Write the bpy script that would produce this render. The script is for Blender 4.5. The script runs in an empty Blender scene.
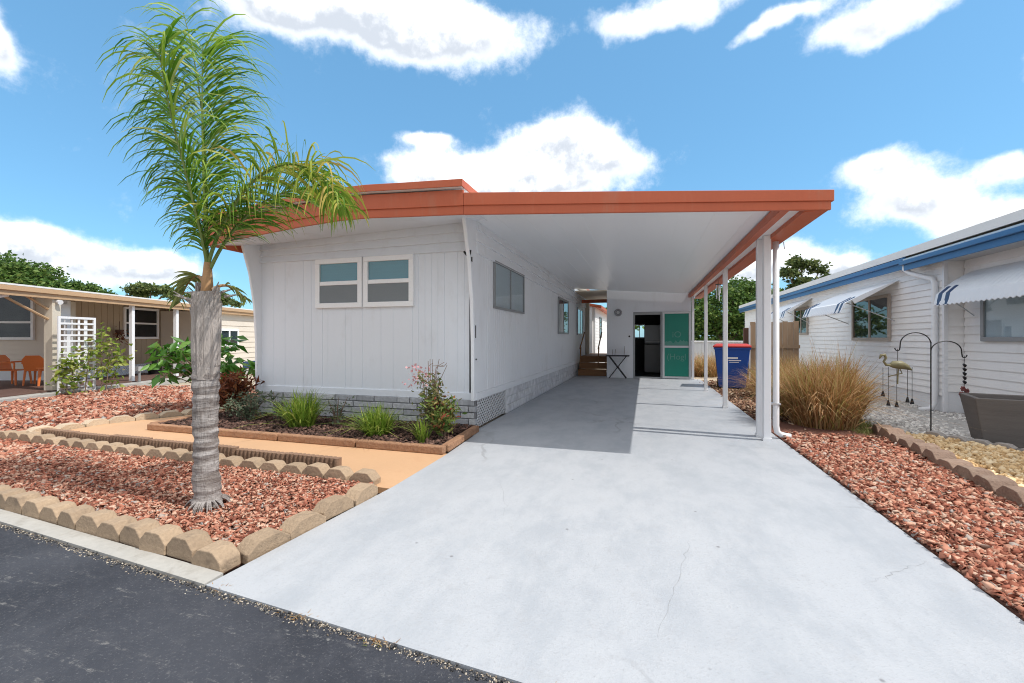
import bpy, math, random
import numpy as np
from mathutils import Vector, Matrix, noise as mnoise

random.seed(7)
rng = np.random.default_rng(7)
R = math.radians
sc = bpy.context.scene
col = sc.collection
F = 445.0                                    # focal length in pixels of the photograph
TH = math.atan2(133, F)                      # how far the camera is turned left of the driveway's direction
CT, ST = math.cos(TH), math.sin(TH)

# ------------------------------------------------------------------ helpers
def lateral(lat, dep):                       # a plan frame turned like the left neighbour's lot
    return (lat * CT - dep * ST, dep * CT + lat * ST)

def world_matrix(o):
    m = Matrix.Identity(4)
    while o is not None:
        m = Matrix.LocRotScale(o.location, o.rotation_euler, o.scale) @ m
        o = o.parent
    return m

def empty(name, loc=(0, 0, 0), rz=0.0, label=None, cat=None, group=None):
    o = bpy.data.objects.new(name, None)
    o.empty_display_size = .2
    col.objects.link(o)
    o.location = loc
    o.rotation_euler = (0, 0, rz)
    tag(o, label, cat, group)
    return o

def tag(o, label=None, cat=None, group=None, kind=None):
    if label: o['label'] = label
    if cat: o['category'] = cat
    if group: o['group'] = group
    if kind: o['kind'] = kind
    return o

def copy_tree(o, parent=None):
    c = o.copy()
    col.objects.link(c)
    c.parent = parent
    for ch in list(o.children):
        copy_tree(ch, c)
    return c

class MB:
    def __init__(s): s.v = []; s.f = []
    def hexa(s, p):
        b = len(s.v); s.v += [tuple(q) for q in p]
        s.f += [tuple(b + i for i in q) for q in ((3,2,1,0),(4,5,6,7),(0,1,5,4),(1,2,6,5),(2,3,7,6),(3,0,4,7))]
        return s
    def box(s, x0, x1, y0, y1, z0, z1):
        return s.hexa([(x0,y0,z0),(x1,y0,z0),(x1,y1,z0),(x0,y1,z0),(x0,y0,z1),(x1,y0,z1),(x1,y1,z1),(x0,y1,z1)])
    def lbox(s, o, u, n, a0, a1, b0, b1, z0, z1):
        def P(a, b, z): return (o[0]+u[0]*a+n[0]*b, o[1]+u[1]*a+n[1]*b, o[2]+z)
        pts = [P(a0,b0,z0),P(a1,b0,z0),P(a1,b1,z0),P(a0,b1,z0),P(a0,b0,z1),P(a1,b0,z1),P(a1,b1,z1),P(a0,b1,z1)]
        return s.hexa(pts)
    def poly(s, pts):
        b = len(s.v); s.v += [tuple(p) for p in pts]; s.f.append(tuple(range(b, b+len(pts)))); return s
    def prism(s, poly, fn, w0, w1):
        n = len(poly); b = len(s.v)
        s.v += [fn(p[0], p[1], w0) for p in poly] + [fn(p[0], p[1], w1) for p in poly]
        s.f.append(tuple(b+i for i in range(n))[::-1]); s.f.append(tuple(b+n+i for i in range(n)))
        for i in range(n):
            j = (i+1) % n
            s.f.append((b+i, b+j, b+n+j, b+n+i))
        return s
    def tube(s, pts, rad, n=8, cap=True):
        pts = [Vector(p) for p in pts]
        if not isinstance(rad, (list, tuple)): rad = [rad]*len(pts)
        b = len(s.v); prev = None
        for i, p in enumerate(pts):
            d = (pts[min(i+1, len(pts)-1)] - pts[max(i-1, 0)]).normalized()
            if prev is None:
                a = Vector((0,0,1)) if abs(d.z) < .9 else Vector((1,0,0))
                e1 = d.cross(a).normalized()
            else:
                e1 = (prev - d*prev.dot(d)).normalized()
            prev = e1; e2 = d.cross(e1)
            for k in range(n):
                t = 2*math.pi*k/n
                q = p + (e1*math.cos(t)+e2*math.sin(t))*rad[i]
                s.v.append(tuple(q))
        for i in range(len(pts)-1):
            for k in range(n):
                k2 = (k+1) % n
                s.f.append((b+i*n+k, b+i*n+k2, b+(i+1)*n+k2, b+(i+1)*n+k))
        if cap:
            s.f.append(tuple(b+k for k in range(n))[::-1])
            s.f.append(tuple(b+(len(pts)-1)*n+k for k in range(n)))
        return s
    def strip(s, pts, side, widths):             # a flat ribbon along pts
        b = len(s.v)
        for p, w, sd in zip(pts, widths, side):
            s.v.append(tuple(p - sd*w)); s.v.append(tuple(p + sd*w))
        for i in range(len(pts)-1):
            s.f.append((b+2*i, b+2*i+1, b+2*i+3, b+2*i+2))
        return s
    def build(s, name, mat, parent=None, local=False, smooth=False, bevel=0, fix=True):
        me = bpy.data.meshes.new(name)
        vs = s.v
        if parent is not None and not local:
            im = world_matrix(parent).inverted()
            vs = [tuple(im @ Vector(p)) for p in vs]
        me.from_pydata(vs, [], s.f)
        me.update()
        o = bpy.data.objects.new(name, me)
        if mat: me.materials.append(mat)
        if smooth: me.polygons.foreach_set('use_smooth', [True]*len(me.polygons))
        if fix:
            import bmesh
            bm = bmesh.new(); bm.from_mesh(me)
            bmesh.ops.recalc_face_normals(bm, faces=bm.faces); bm.to_mesh(me); bm.free()
        col.objects.link(o)
        o.parent = parent
        if bevel:
            m = o.modifiers.new('bevel', 'BEVEL'); m.width = bevel; m.segments = 2; m.limit_method = 'ANGLE'; m.angle_limit = R(40)
        return o

def arrays_object(name, verts, faces, mat, parent=None):
    me = bpy.data.meshes.new(name)
    n = len(verts); m = len(faces); k = faces.shape[1]
    me.vertices.add(n); me.vertices.foreach_set('co', verts.astype(np.float32).ravel())
    me.loops.add(m*k); me.loops.foreach_set('vertex_index', faces.astype(np.int32).ravel())
    me.polygons.add(m); me.polygons.foreach_set('loop_start', np.arange(0, m*k, k, dtype=np.int32))
    me.update(calc_edges=True); me.validate()
    me.materials.append(mat)
    o = bpy.data.objects.new(name, me); col.objects.link(o); o.parent = parent
    return o

# ------------------------------------------------------------------ materials
class N:                                         # a tiny node-graph writer
    def __init__(s, nt): s.nt = nt
    def n(s, t, **kw):
        x = s.nt.nodes.new(t)
        for k, v in kw.items(): setattr(x, k, v)
        return x
    def l(s, a, b): s.nt.links.new(a, b)
    def val(s, sock, x):
        if hasattr(x, 'is_output') or isinstance(x, bpy.types.NodeSocket): s.l(x, sock)
        else: sock.default_value = x
    def math(s, op, a, b=0.0, c=None, clamp=False):
        m = s.n('ShaderNodeMath', operation=op, use_clamp=clamp)
        s.val(m.inputs[0], a); s.val(m.inputs[1], b)
        if c is not None: s.val(m.inputs[2], c)
        return m.outputs[0]
    def vmath(s, op, a, b):
        m = s.n('ShaderNodeVectorMath', operation=op)
        s.val(m.inputs[0], a); s.val(m.inputs[1], b)
        return m.outputs['Value'] if op in ('DOT_PRODUCT', 'LENGTH') else m.outputs[0]
    def noise(s, vec, scale, detail=4, rough=.55):
        t = s.n('ShaderNodeTexNoise'); s.l(vec, t.inputs['Vector'])
        t.inputs['Scale'].default_value = scale; t.inputs['Detail'].default_value = detail; t.inputs['Roughness'].default_value = rough
        return t.outputs['Fac']
    def ramp(s, fac, stops):
        r = s.n('ShaderNodeValToRGB'); s.l(fac, r.inputs[0])
        e = r.color_ramp.elements
        while len(e) < len(stops): e.new(.5)
        for i, (p, c) in enumerate(stops):
            e[i].position = p; e[i].color = (c[0], c[1], c[2], 1) if isinstance(c, (tuple, list)) else (c, c, c, 1)
        return r.outputs[0]
    def mix(s, fac, a, b, mode='MIX'):
        m = s.n('ShaderNodeMix', data_type='RGBA', blend_type=mode)
        s.val(m.inputs[0], fac)
        for sock, x in ((m.inputs[6], a), (m.inputs[7], b)):
            if isinstance(x, (tuple, list)): sock.default_value = (x[0], x[1], x[2], 1)
            else: s.val(sock, x)
        return m.outputs[2]
    def smooth(s, x, a, b):
        m = s.n('ShaderNodeMapRange', interpolation_type='SMOOTHSTEP')
        s.val(m.inputs[0], x); m.inputs[1].default_value = a; m.inputs[2].default_value = b
        return m.outputs[0]

def new_mat(name):
    m = bpy.data.materials.new(name); m.use_nodes = True
    g = N(m.node_tree)
    b = m.node_tree.nodes['Principled BSDF']
    tc = g.n('ShaderNodeTexCoord')
    return m, g, b, tc.outputs['Object']

def mat(name, c, rough=.6, var=.12, scale=3.0, fine=40.0, finevar=.06, bump=0.0, bscale=60.0, metal=0.0, spec=.4, stretch=None, dirt=None, ovar=0.0):
    m, g, b, P = new_mat(name)
    if stretch:
        mp = g.n('ShaderNodeMapping'); g.l(P, mp.inputs[0]); mp.inputs['Scale'].default_value = stretch; V = mp.outputs[0]
    else: V = P
    a = g.noise(V, scale, 5); f = g.noise(V, fine, 3)
    k = g.math('ADD', g.math('MULTIPLY_ADD', a, 2*var, 1-var), g.math('MULTIPLY_ADD', f, 2*finevar, -finevar))
    if ovar:
        oi = g.n('ShaderNodeObjectInfo'); k = g.math('MULTIPLY', k, g.math('MULTIPLY_ADD', oi.outputs['Random'], 2*ovar, 1-ovar))
        V = g.vmath('ADD', V, oi.outputs['Location'])
    cc = g.mix(1.0, c, k, 'MULTIPLY')
    if dirt:
        d = g.smooth(g.noise(V, dirt[1], 6, .65), .52, .75)
        cc = g.mix(g.math('MULTIPLY', d, dirt[2]), cc, dirt[0])
    g.l(cc, b.inputs['Base Color'])
    g.l(g.math('MULTIPLY_ADD', a, .2, rough-.1), b.inputs['Roughness'])
    b.inputs['Metallic'].default_value = metal; b.inputs['Specular IOR Level'].default_value = spec
    if bump:
        bp = g.n('ShaderNodeBump'); bp.inputs['Strength'].default_value = 1; bp.inputs['Distance'].default_value = bump
        g.l(g.noise(V, bscale, 5, .6), bp.inputs['Height']); g.l(bp.outputs[0], b.inputs['Normal'])
    return m

def island_mat(name, stops, rough=.7, trans=0.0, fine=0.0, spec=.3):
    m, g, b, P = new_mat(name)
    ge = g.n('ShaderNodeNewGeometry')
    c = g.ramp(ge.outputs['Random Per Island'], stops)
    if fine:
        c = g.mix(1.0, c, g.math('MULTIPLY_ADD', g.noise(P, fine, 4), .9, .55), 'MULTIPLY')
    g.l(c, b.inputs['Base Color']); b.inputs['Roughness'].default_value = rough; b.inputs['Specular IOR Level'].default_value = spec
    if trans:
        t = g.n('ShaderNodeBsdfTranslucent'); g.l(c, t.inputs[0])
        mx = g.n('ShaderNodeMixShader'); mx.inputs[0].default_value = trans
        g.l(b.outputs[0], mx.inputs[1]); g.l(t.outputs[0], mx.inputs[2])
        out = m.node_tree.nodes['Material Output']; g.l(mx.outputs[0], out.inputs[0])
    return m

def glass_mat(name, tint=(.85, .9, .92), refl=1.0):
    m, g, b, P = new_mat(name)
    m.node_tree.nodes.remove(b)
    tr = g.n('ShaderNodeBsdfTransparent'); tr.inputs[0].default_value = (*tint, 1)
    gl = g.n('ShaderNodeBsdfGlossy'); gl.inputs['Roughness'].default_value = .02
    fr = g.n('ShaderNodeFresnel'); fr.inputs[0].default_value = 1.6
    ge = g.n('ShaderNodeNewGeometry'); frf = g.math('MULTIPLY', g.math('MULTIPLY_ADD', fr.outputs[0], refl, refl*.06), g.math('SUBTRACT', 1, ge.outputs['Backfacing']), clamp=True)
    mx = g.n('ShaderNodeMixShader'); g.l(frf, mx.inputs[0])
    g.l(tr.outputs[0], mx.inputs[1]); g.l(gl.outputs[0], mx.inputs[2])
    g.l(mx.outputs[0], m.node_tree.nodes['Material Output'].inputs[0])
    return m

def driveway_mat():
    m, g, b, P = new_mat('painted_concrete')
    mp = g.n('ShaderNodeMapping'); g.l(P, mp.inputs[0]); mp.inputs['Scale'].default_value = (1.6, .8, 1)
    streak = g.noise(mp.outputs[0], 1.6, 10, .70)
    blot = g.noise(P, .7, 8, .66)
    fine = g.noise(P, 60, 5, .75)
    grime = g.noise(P, 7, 9, .75)
    c = g.mix(g.smooth(streak, .40, .66), (.43, .45, .48), (.355, .38, .415))
    c = g.mix(g.math('MULTIPLY', g.smooth(blot, .46, .66), .5), c, (.355, .38, .415))
    c = g.mix(g.math('MULTIPLY', g.smooth(grime, .53, .70), .5), c, (.36, .37, .39))
    c = g.mix(g.math('MULTIPLY', g.smooth(fine, .53, .66), .5), c, (.32, .33, .35))
    sc_ = g.n('ShaderNodeMapping'); g.l(P, sc_.inputs[0]); sc_.inputs['Scale'].default_value = (26, 1.3, 1); sc_.inputs['Rotation'].default_value = (0, 0, .12)
    c = g.mix(g.math('MULTIPLY', g.math('MULTIPLY', g.smooth(g.noise(sc_.outputs[0], 1.5, 4, .6), .60, .72), g.smooth(grime, .45, .6)), .22), c, (.30, .31, .33))
    # worn scuffs and dark specks
    sp = g.n('ShaderNodeTexVoronoi'); g.l(P, sp.inputs['Vector']); sp.inputs['Scale'].default_value = 3.2; sp.inputs['Randomness'].default_value = 1
    c = g.mix(g.math('MULTIPLY', g.math('SUBTRACT', 1, g.smooth(sp.outputs['Distance'], .02, .045)), .7), c, (.16, .16, .17))
    # hair cracks along the edges of large voronoi cells, only in places
    wob = g.n('ShaderNodeTexNoise'); g.l(P, wob.inputs[0]); wob.inputs['Scale'].default_value = 2.5; wob.inputs['Detail'].default_value = 5
    pv = g.vmath('ADD', P, g.vmath('MULTIPLY', wob.outputs['Color'], (.5, .5, 0)))
    cr = g.n('ShaderNodeTexVoronoi', feature='DISTANCE_TO_EDGE'); g.l(pv, cr.inputs['Vector']); cr.inputs['Scale'].default_value = .42
    ck = g.math('MULTIPLY', g.math('SUBTRACT', 1, g.smooth(cr.outputs['Distance'], .003, .011)), g.smooth(g.noise(P, .55, 2), .48, .58))
    c = g.mix(g.math('MULTIPLY', ck, .55), c, (.24, .245, .26))
    g.l(c, b.inputs['Base Color']); g.l(g.math('MULTIPLY_ADD', streak, .3, .42), b.inputs['Roughness'])
    bp = g.n('ShaderNodeBump'); bp.inputs['Distance'].default_value = .003
    g.l(g.math('ADD', fine, g.math('MULTIPLY', streak, .6)), bp.inputs['Height']); g.l(bp.outputs[0], b.inputs['Normal'])
    return m

def asphalt_mat():
    m, g, b, P = new_mat('asphalt')
    fine = g.noise(P, 85, 3, .75); med = g.noise(P, 26, 5, .7); big = g.noise(P, 1.3, 5, .6)
    mp = g.n('ShaderNodeMapping'); g.l(P, mp.inputs[0]); mp.inputs['Rotation'].default_value = (0, 0, R(38)); mp.inputs['Scale'].default_value = (1, 7, 1)
    st = g.noise(mp.outputs[0], 3.0, 6, .7)
    mid = g.noise(P, 9, 8, .75); fine2 = g.noise(P, 42, 6, .8)
    c = g.mix(g.smooth(big, .35, .65), (.020, .023, .033), (.042, .046, .059))
    c = g.mix(g.math('MULTIPLY', g.smooth(mid, .5, .68), .5), c, (.066, .069, .080))
    c = g.mix(g.math('MULTIPLY', g.smooth(fine2, .54, .70), .5), c, (.105, .107, .117))
    c = g.mix(g.math('MULTIPLY', g.smooth(fine, .58, .70), .5), c, (.20, .20, .205))
    c = g.mix(g.math('MULTIPLY', g.math('MULTIPLY', g.smooth(st, .56, .66), g.smooth(fine2, .47, .6)), .6), c, (.25, .245, .235))
    g.l(c, b.inputs['Base Color']); b.inputs['Roughness'].default_value = .75
    bp = g.n('ShaderNodeBump'); bp.inputs['Distance'].default_value = .006
    g.l(g.math('ADD', fine, med), bp.inputs['Height']); g.l(bp.outputs[0], b.inputs['Normal'])
    return m

def trunk_mat():
    m, g, b, P = new_mat('palm_bark')
    mp = g.n('ShaderNodeMapping'); g.l(P, mp.inputs[0]); mp.inputs['Scale'].default_value = (1.2, 1.2, 9)
    rings = g.noise(mp.outputs[0], 3.2, 5, .6)
    mp2 = g.n('ShaderNodeMapping'); g.l(P, mp2.inputs[0]); mp2.inputs['Scale'].default_value = (9, 9, .8)
    fib = g.noise(mp2.outputs[0], 6, 6, .65)
    c = g.mix(g.smooth(rings, .35, .65), (.21, .18, .165), (.45, .42, .405))
    c = g.mix(g.math('MULTIPLY', g.smooth(fib, .5, .7), .6), c, (.15, .125, .11))
    g.l(c, b.inputs['Base Color']); b.inputs['Roughness'].default_value = .9; b.inputs['Specular IOR Level'].default_value = .15
    bp = g.n('ShaderNodeBump'); bp.inputs['Distance'].default_value = .02
    g.l(g.math('ADD', rings, fib), bp.inputs['Height']); g.l(bp.outputs[0], b.inputs['Normal'])
    return m

M = {}
M['front_paint'] = mat('pale_grey_wall_paint', (.77, .81, .865), .45, .05, 1.2, 30, .02, .0006, 8, dirt=((.52, .51, .49), 2.8, .26), stretch=(1, 1, .5))
M['side_paint'] = mat('white_wall_paint', (.84, .865, .90), .5, .05, 1.2, 30, .02, .0006, 8, dirt=((.55, .54, .52), 2.4, .28), stretch=(1, 1, .4))
M['trim_white'] = mat('white_trim', (.78, .79, .81), .4, .04, 4, 40, .02)
M['ceiling'] = mat('white_ceiling_panel', (.89, .92, .95), .38, .03, .8, 20, .01, stretch=(1, .25, 1))
M['orange'] = mat('burnt_orange_paint', (.49, .115, .05), .5, .12, 2, 40, .05, .0012, 6, dirt=((.40, .19, .12), 4, .5), stretch=(1, 1, .16))
M['grey_brick'] = island_mat('grey_painted_brick', [(0, (.36, .37, .39)), (.5, (.44, .45, .47)), (1, (.52, .53, .54))], .8, fine=22)
M['mortar'] = mat('mortar', (.24, .24, .25), .9, .1, 6)
M['white_block'] = island_mat('white_painted_block', [(0, (.60, .61, .64)), (1, (.7, .71, .73))], .7, fine=8)
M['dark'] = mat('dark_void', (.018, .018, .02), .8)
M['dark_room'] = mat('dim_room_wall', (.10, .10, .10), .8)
M['frame_white'] = mat('white_window_frame', (.88, .89, .90), .35, .03)
M['frame_grey'] = mat('grey_window_frame', (.30, .31, .32), .4, .05, metal=.3)
M['frame_tan'] = mat('tan_window_frame', (.42, .36, .31), .5, .06)
M['glass'] = glass_mat('window_glass')
M['glass_dim'] = glass_mat('dim_window_glass', refl=.45)
M['blind_reflection'] = mat('teal_reflection_blind', (.13, .36, .40), .5, .1, 2, stretch=(.3, 1, 14))  # upper-pane blind; the teal of the glass reflection is put into its colour
M['blind_grey'] = mat('grey_insect_screen', (.20, .225, .24), .6, .1, 3)
M['blind_white'] = mat('pale_blind', (.76, .77, .78), .6, .06, 2, stretch=(.3, .3, 30))
M['roof_white'] = mat('white_roof_coating', (.74, .74, .73), .7, .06)
M['driveway'] = driveway_mat()
M['asphalt'] = asphalt_mat()
M['kerb'] = mat('pale_concrete', (.40, .39, .365), .85, .15, 2.5, 30, .12, .004, 40, dirt=((.24, .22, .19), 6, .7))
M['walkway'] = mat('orange_painted_concrete', (.55, .34, .195), .65, .1, 1.5, 50, .06, .002, 60, dirt=((.46, .25, .14), 3, .35))
M['soil'] = mat('dark_soil', (.10, .06, .05), .95, .3, 6, 60, .2, .02, 30)
M['red_soil'] = mat('red_brown_soil', (.20, .095, .07), .95, .25, 5, 60, .2, .02, 30)
M['sand'] = mat('sandy_ground', (.46, .39, .30), .95, .2, 1.2, 50, .15, .015, 25, dirt=((.20, .17, .09), 1.6, .7))
M['edger'] = mat('tan_cast_concrete', (.36, .265, .18), .95, .2, 7, 55, .22, .010, 45, dirt=((.17, .13, .095), 9, .6), ovar=.14)
M['edger_brown'] = mat('brown_cast_concrete', (.27, .185, .14), .95, .2, 6, 50, .22, .012, 40, dirt=((.42, .34, .26), 6, .5), ovar=.18)
M['edger_grey'] = mat('grey_cast_concrete', (.34, .31, .29), .9, .16, 6, 90, .16, .005, 70)
M['edger_pale'] = mat('pale_tan_concrete', (.50, .40, .29), .95, .2, 6, 50, .18, .010, 45, ovar=.12)
M['ribbed'] = mat('brown_ribbed_concrete', (.24, .15, .10), .95, .2, 6, 50, .18, .008, 50, ovar=.12)
M['bed_kerb'] = mat('terracotta_painted_kerb', (.37, .205, .12), .9, .25, 9, 50, .2, .022, 26, dirt=((.20, .09, .055), 16, .7), ovar=.1)
M['chips'] = island_mat('red_mulch_chips', [(0, (.15, .055, .038)), (.25, (.32, .115, .075)), (.5, (.43, .18, .12)), (.75, (.52, .285, .20)), (.92, (.58, .42, .32)), (1, (.30, .28, .27))], .9, fine=30, spec=.1)
M['brown_chips'] = island_mat('brown_mulch_chips', [(0, (.10, .055, .04)), (.5, (.28, .15, .10)), (.8, (.42, .26, .17)), (1, (.55, .44, .33))], .9, fine=30)
M['bark'] = island_mat('dark_bark_chips', [(0, (.04, .025, .02)), (.7, (.12, .065, .05)), (1, (.22, .13, .1))], .9)
M['gravel'] = island_mat('grey_gravel', [(0, (.36, .34, .33)), (.5, (.58, .55, .52)), (1, (.8, .77, .73))], .85)
M['gravel_base'] = mat('gravel_dust', (.42, .40, .38), .95, .2, 4, 60, .25, .01, 60)
M['yellow_gravel'] = island_mat('yellow_gravel', [(0, (.48, .30, .14)), (.5, (.70, .49, .26)), (1, (.84, .68, .45))], .85)
M['palm_bark'] = trunk_mat()
M['boot'] = mat('dry_leaf_base', (.47, .42, .385), .95, .55, 5, 40, .3, .02, 22, stretch=(7, 7, .5))
M['petiole'] = mat('palm_crownshaft', (.36, .20, .09), .6, .3, 6, stretch=(4, 4, .5))
M['frond'] = island_mat('palm_leaflets', [(0, (.06, .17, .012)), (.5, (.15, .31, .025)), (.85, (.30, .44, .06)), (1, (.50, .54, .18))], .38, .42, spec=.4)
M['frond_yellow'] = island_mat('yellowing_leaflets', [(0, (.10, .22, .02)), (.5, (.24, .36, .04)), (.8, (.44, .44, .07)), (1, (.54, .40, .12))], .5, .4)
M['dead_frond'] = island_mat('dry_leaflets', [(0, (.12, .18, .04)), (1, (.32, .32, .11))], .8, .2)
M['lily'] = island_mat('bright_green_blades', [(0, (.10, .19, .02)), (.6, (.24, .36, .05)), (1, (.42, .46, .11))], .5, .35)
M['dry_grass'] = island_mat('dry_grass_blades', [(0, (.26, .12, .045)), (.4, (.46, .27, .11)), (.75, (.68, .47, .26)), (.9, (.40, .34, .11)), (1, (.20, .27, .06))], .8, .4)
M['short_grass'] = island_mat('short_green_grass', [(0, (.09, .11, .03)), (.6, (.17, .20, .06)), (1, (.33, .30, .12))], .8, .3)
M['big_leaf'] = island_mat('glossy_green_leaves', [(0, (.05, .15, .02)), (.6, (.10, .27, .035)), (1, (.22, .40, .08))], .35, .3, spec=.5)
M['oak_leaf'] = island_mat('oak_leaves', [(0, (.04, .09, .018)), (.6, (.085, .17, .03)), (1, (.20, .28, .07))], .6, .25)
M['pine_leaf'] = island_mat('pine_needles', [(0, (.05, .08, .025)), (.6, (.10, .15, .045)), (1, (.22, .25, .09))], .7, .2)
M['vine_leaf'] = island_mat('yellow_green_leaves', [(0, (.11, .20, .03)), (.6, (.28, .36, .05)), (1, (.52, .52, .18))], .5, .35)
M['red_leaf'] = island_mat('red_brown_leaves', [(0, (.09, .03, .02)), (.6, (.24, .07, .03)), (1, (.36, .16, .06))], .5, .3)
M['croton_leaf'] = island_mat('mixed_red_green_leaves', [(0, (.07, .14, .03)), (.5, (.18, .25, .06)), (.78, (.28, .24, .08)), (.88, (.33, .09, .05)), (1, (.42, .14, .07))], .5, .3)
M['grey_leaf'] = island_mat('grey_green_leaves', [(0, (.07, .10, .06)), (1, (.19, .23, .15))], .6, .25)
M['rose_leaf'] = island_mat('olive_leaves', [(0, (.09, .12, .04)), (.7, (.20, .21, .08)), (1, (.30, .22, .13))], .6, .3)
M['pink'] = island_mat('pink_petals', [(0, (.60, .28, .32)), (1, (.78, .50, .50))], .6, .35)
M['wood_stem'] = mat('brown_stem', (.20, .14, .10), .9, .2, 10)
M['tree_bark'] = mat('tree_bark', (.16, .125, .10), .95, .25, 3, 30, .15, .03, 15)
M['siding_white'] = mat('white_lap_siding', (.88, .87, .86), .55, .05, 1.5, 30, .03, dirt=((.6, .58, .55), 2, .25))
M['siding_cream'] = mat('cream_lap_siding', (.70, .63, .54), .6, .07, 1.5, 30, .03)
M['siding_tan'] = mat('tan_board_wall', (.44, .35, .25), .65, .08, 1.5, 30, .03)
M['blue'] = mat('blue_fascia_paint', (.035, .135, .31), .42, .1, 2, 40, .03)
M['navy'] = mat('navy_awning_stripe', (.02, .05, .13), .45, .05)
M['alu'] = mat('weathered_aluminium', (.55, .56, .57), .4, .08, 4, metal=.5)
M['tan_fascia'] = mat('tan_fascia_paint', (.50, .33, .19), .55, .08, 1.5)
M['porch_floor'] = mat('brown_porch_floor', (.13, .075, .06), .7, .15, 2)
M['wood'] = mat('brown_wood', (.26, .13, .055), .65, .25, 3, 30, .1, .002, 30, stretch=(.6, 6, 6))
M['fence_wood'] = mat('tan_fence_wood', (.36, .25, .16), .8, .22, 3, 30, .1, .003, 30, stretch=(6, 6, .5))
M['dark_wood'] = mat('dark_red_brown_wood', (.10, .05, .035), .8, .2, 4, stretch=(6, 6, .5))
M['fence_white'] = mat('white_fence_panel', (.66, .69, .72), .5, .06)
M['bin_blue'] = mat('blue_bin_plastic', (.008, .068, .33), .38, .1, 3, 60, .05)
M['bin_red'] = mat('red_lid_plastic', (.50, .045, .04), .4, .1, 3)
M['black'] = mat('black_metal', (.02, .02, .022), .45, .1, metal=.4)
M['green'] = mat('green_door_panel', (.006, .21, .15), .35, .12, 1.5)
M['reflection_grey'] = mat('lettering_and_reflection', (.10, .29, .235), .6, .1)  # serves the lettering and the painted reflection on the green door
M['appliance'] = mat('grey_enamel', (.34, .34, .34), .4, .06)
M['planter'] = mat('dark_grey_planter', (.15, .135, .125), .75, .3, 2.5, 50, .08, .002, 20, stretch=(1, 1, 8))
M['orange_plastic'] = mat('orange_plastic', (.80, .22, .06), .45, .06)
M['pewter'] = mat('painted_metal_bird', (.19, .17, .09), .5, .25, 18)
M['terracotta_red'] = mat('dark_red_flowers', (.17, .05, .045), .7, .2, 20)
M['cream'] = mat('cream_paint', (.62, .56, .46), .6, .05)
M['crack'] = mat('crack_dirt', (.32, .33, .345), .95, .3, 12)
M['crumbs'] = island_mat('asphalt_crumbs', [(0, (.03, .03, .033)), (.7, (.08, .08, .085)), (1, (.2, .19, .17))], .95)
M['debris'] = island_mat('dry_debris', [(0, (.16, .13, .10)), (.6, (.40, .34, .27)), (1, (.62, .56, .47))], .9)

# ------------------------------------------------------------------ scatter helpers
def in_poly(x, y, poly):
    ins = np.zeros(len(x), bool)
    n = len(poly)
    for i in range(n):
        x1, y1 = poly[i]; x2, y2 = poly[(i+1) % n]
        c = ((y1 > y) != (y2 > y)) & (x < (x2-x1)*(y-y1)/((y2-y1) + 1e-12) + x1)
        ins ^= c
    return ins

def sample_poly(poly, n, dens=None):
    px = [p[0] for p in poly]; py = [p[1] for p in poly]
    X = np.zeros(0); Y = np.zeros(0)
    while len(X) < n:
        x = rng.uniform(min(px), max(px), n*3); y = rng.uniform(min(py), max(py), n*3)
        k = in_poly(x, y, poly)
        if dens is not None: k &= rng.random(len(x)) < dens(x, y)
        X = np.concatenate([X, x[k]]); Y = np.concatenate([Y, y[k]])
    return X[:n], Y[:n]

def chips(name, poly, n, size, z, m, flat=.35, aspect=.55, tilt=.5, dens=None, zj=.02, lot=False):
    X, Y = sample_poly(poly, n, dens)
    L = size*(.45 + 1.25*rng.random(n)**1.6)
    base = np.array([(-1,-1,-1),(1,-1,-1),(1,1,-1),(-1,1,-1),(-1,-1,1),(1,-1,1),(1,1,1),(-1,1,1)], float)*.5
    v = base[None] * np.stack([L, L*aspect*rng.uniform(.6, 1.4, n), L*flat*rng.uniform(.6, 1.4, n)], 1)[:, None, :]
    v += rng.normal(0, 1, v.shape)*(L*.09)[:, None, None]
    top = v[:, 4:, :]; top[:, :, 0] *= rng.uniform(.5, 1, (n, 1)); top[:, :, 1] *= rng.uniform(.5, 1, (n, 1))
    def rot(v, ang, i, j):
        c, s = np.cos(ang)[:, None], np.sin(ang)[:, None]
        a, b = v[:, :, i].copy(), v[:, :, j].copy()
        v[:, :, i] = a*c - b*s; v[:, :, j] = a*s + b*c
    rot(v, rng.normal(0, tilt, n), 0, 2); rot(v, rng.normal(0, tilt, n), 1, 2); rot(v, rng.uniform(0, 6.283, n), 0, 1)
    v[:, :, 0] += X[:, None]; v[:, :, 1] += Y[:, None]; v[:, :, 2] += (z + rng.uniform(0, zj, n) + (np.array([lot_z(q) for q in X]) if lot else 0))[:, None]
    f = np.array([(3,2,1,0),(4,5,6,7),(0,1,5,4),(1,2,6,5),(2,3,7,6),(3,0,4,7)])
    f = (f[None] + (np.arange(n)*8)[:, None, None]).reshape(-1, 4)
    return tag(arrays_object(name, v.reshape(-1, 3), f, m), kind='stuff')

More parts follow.
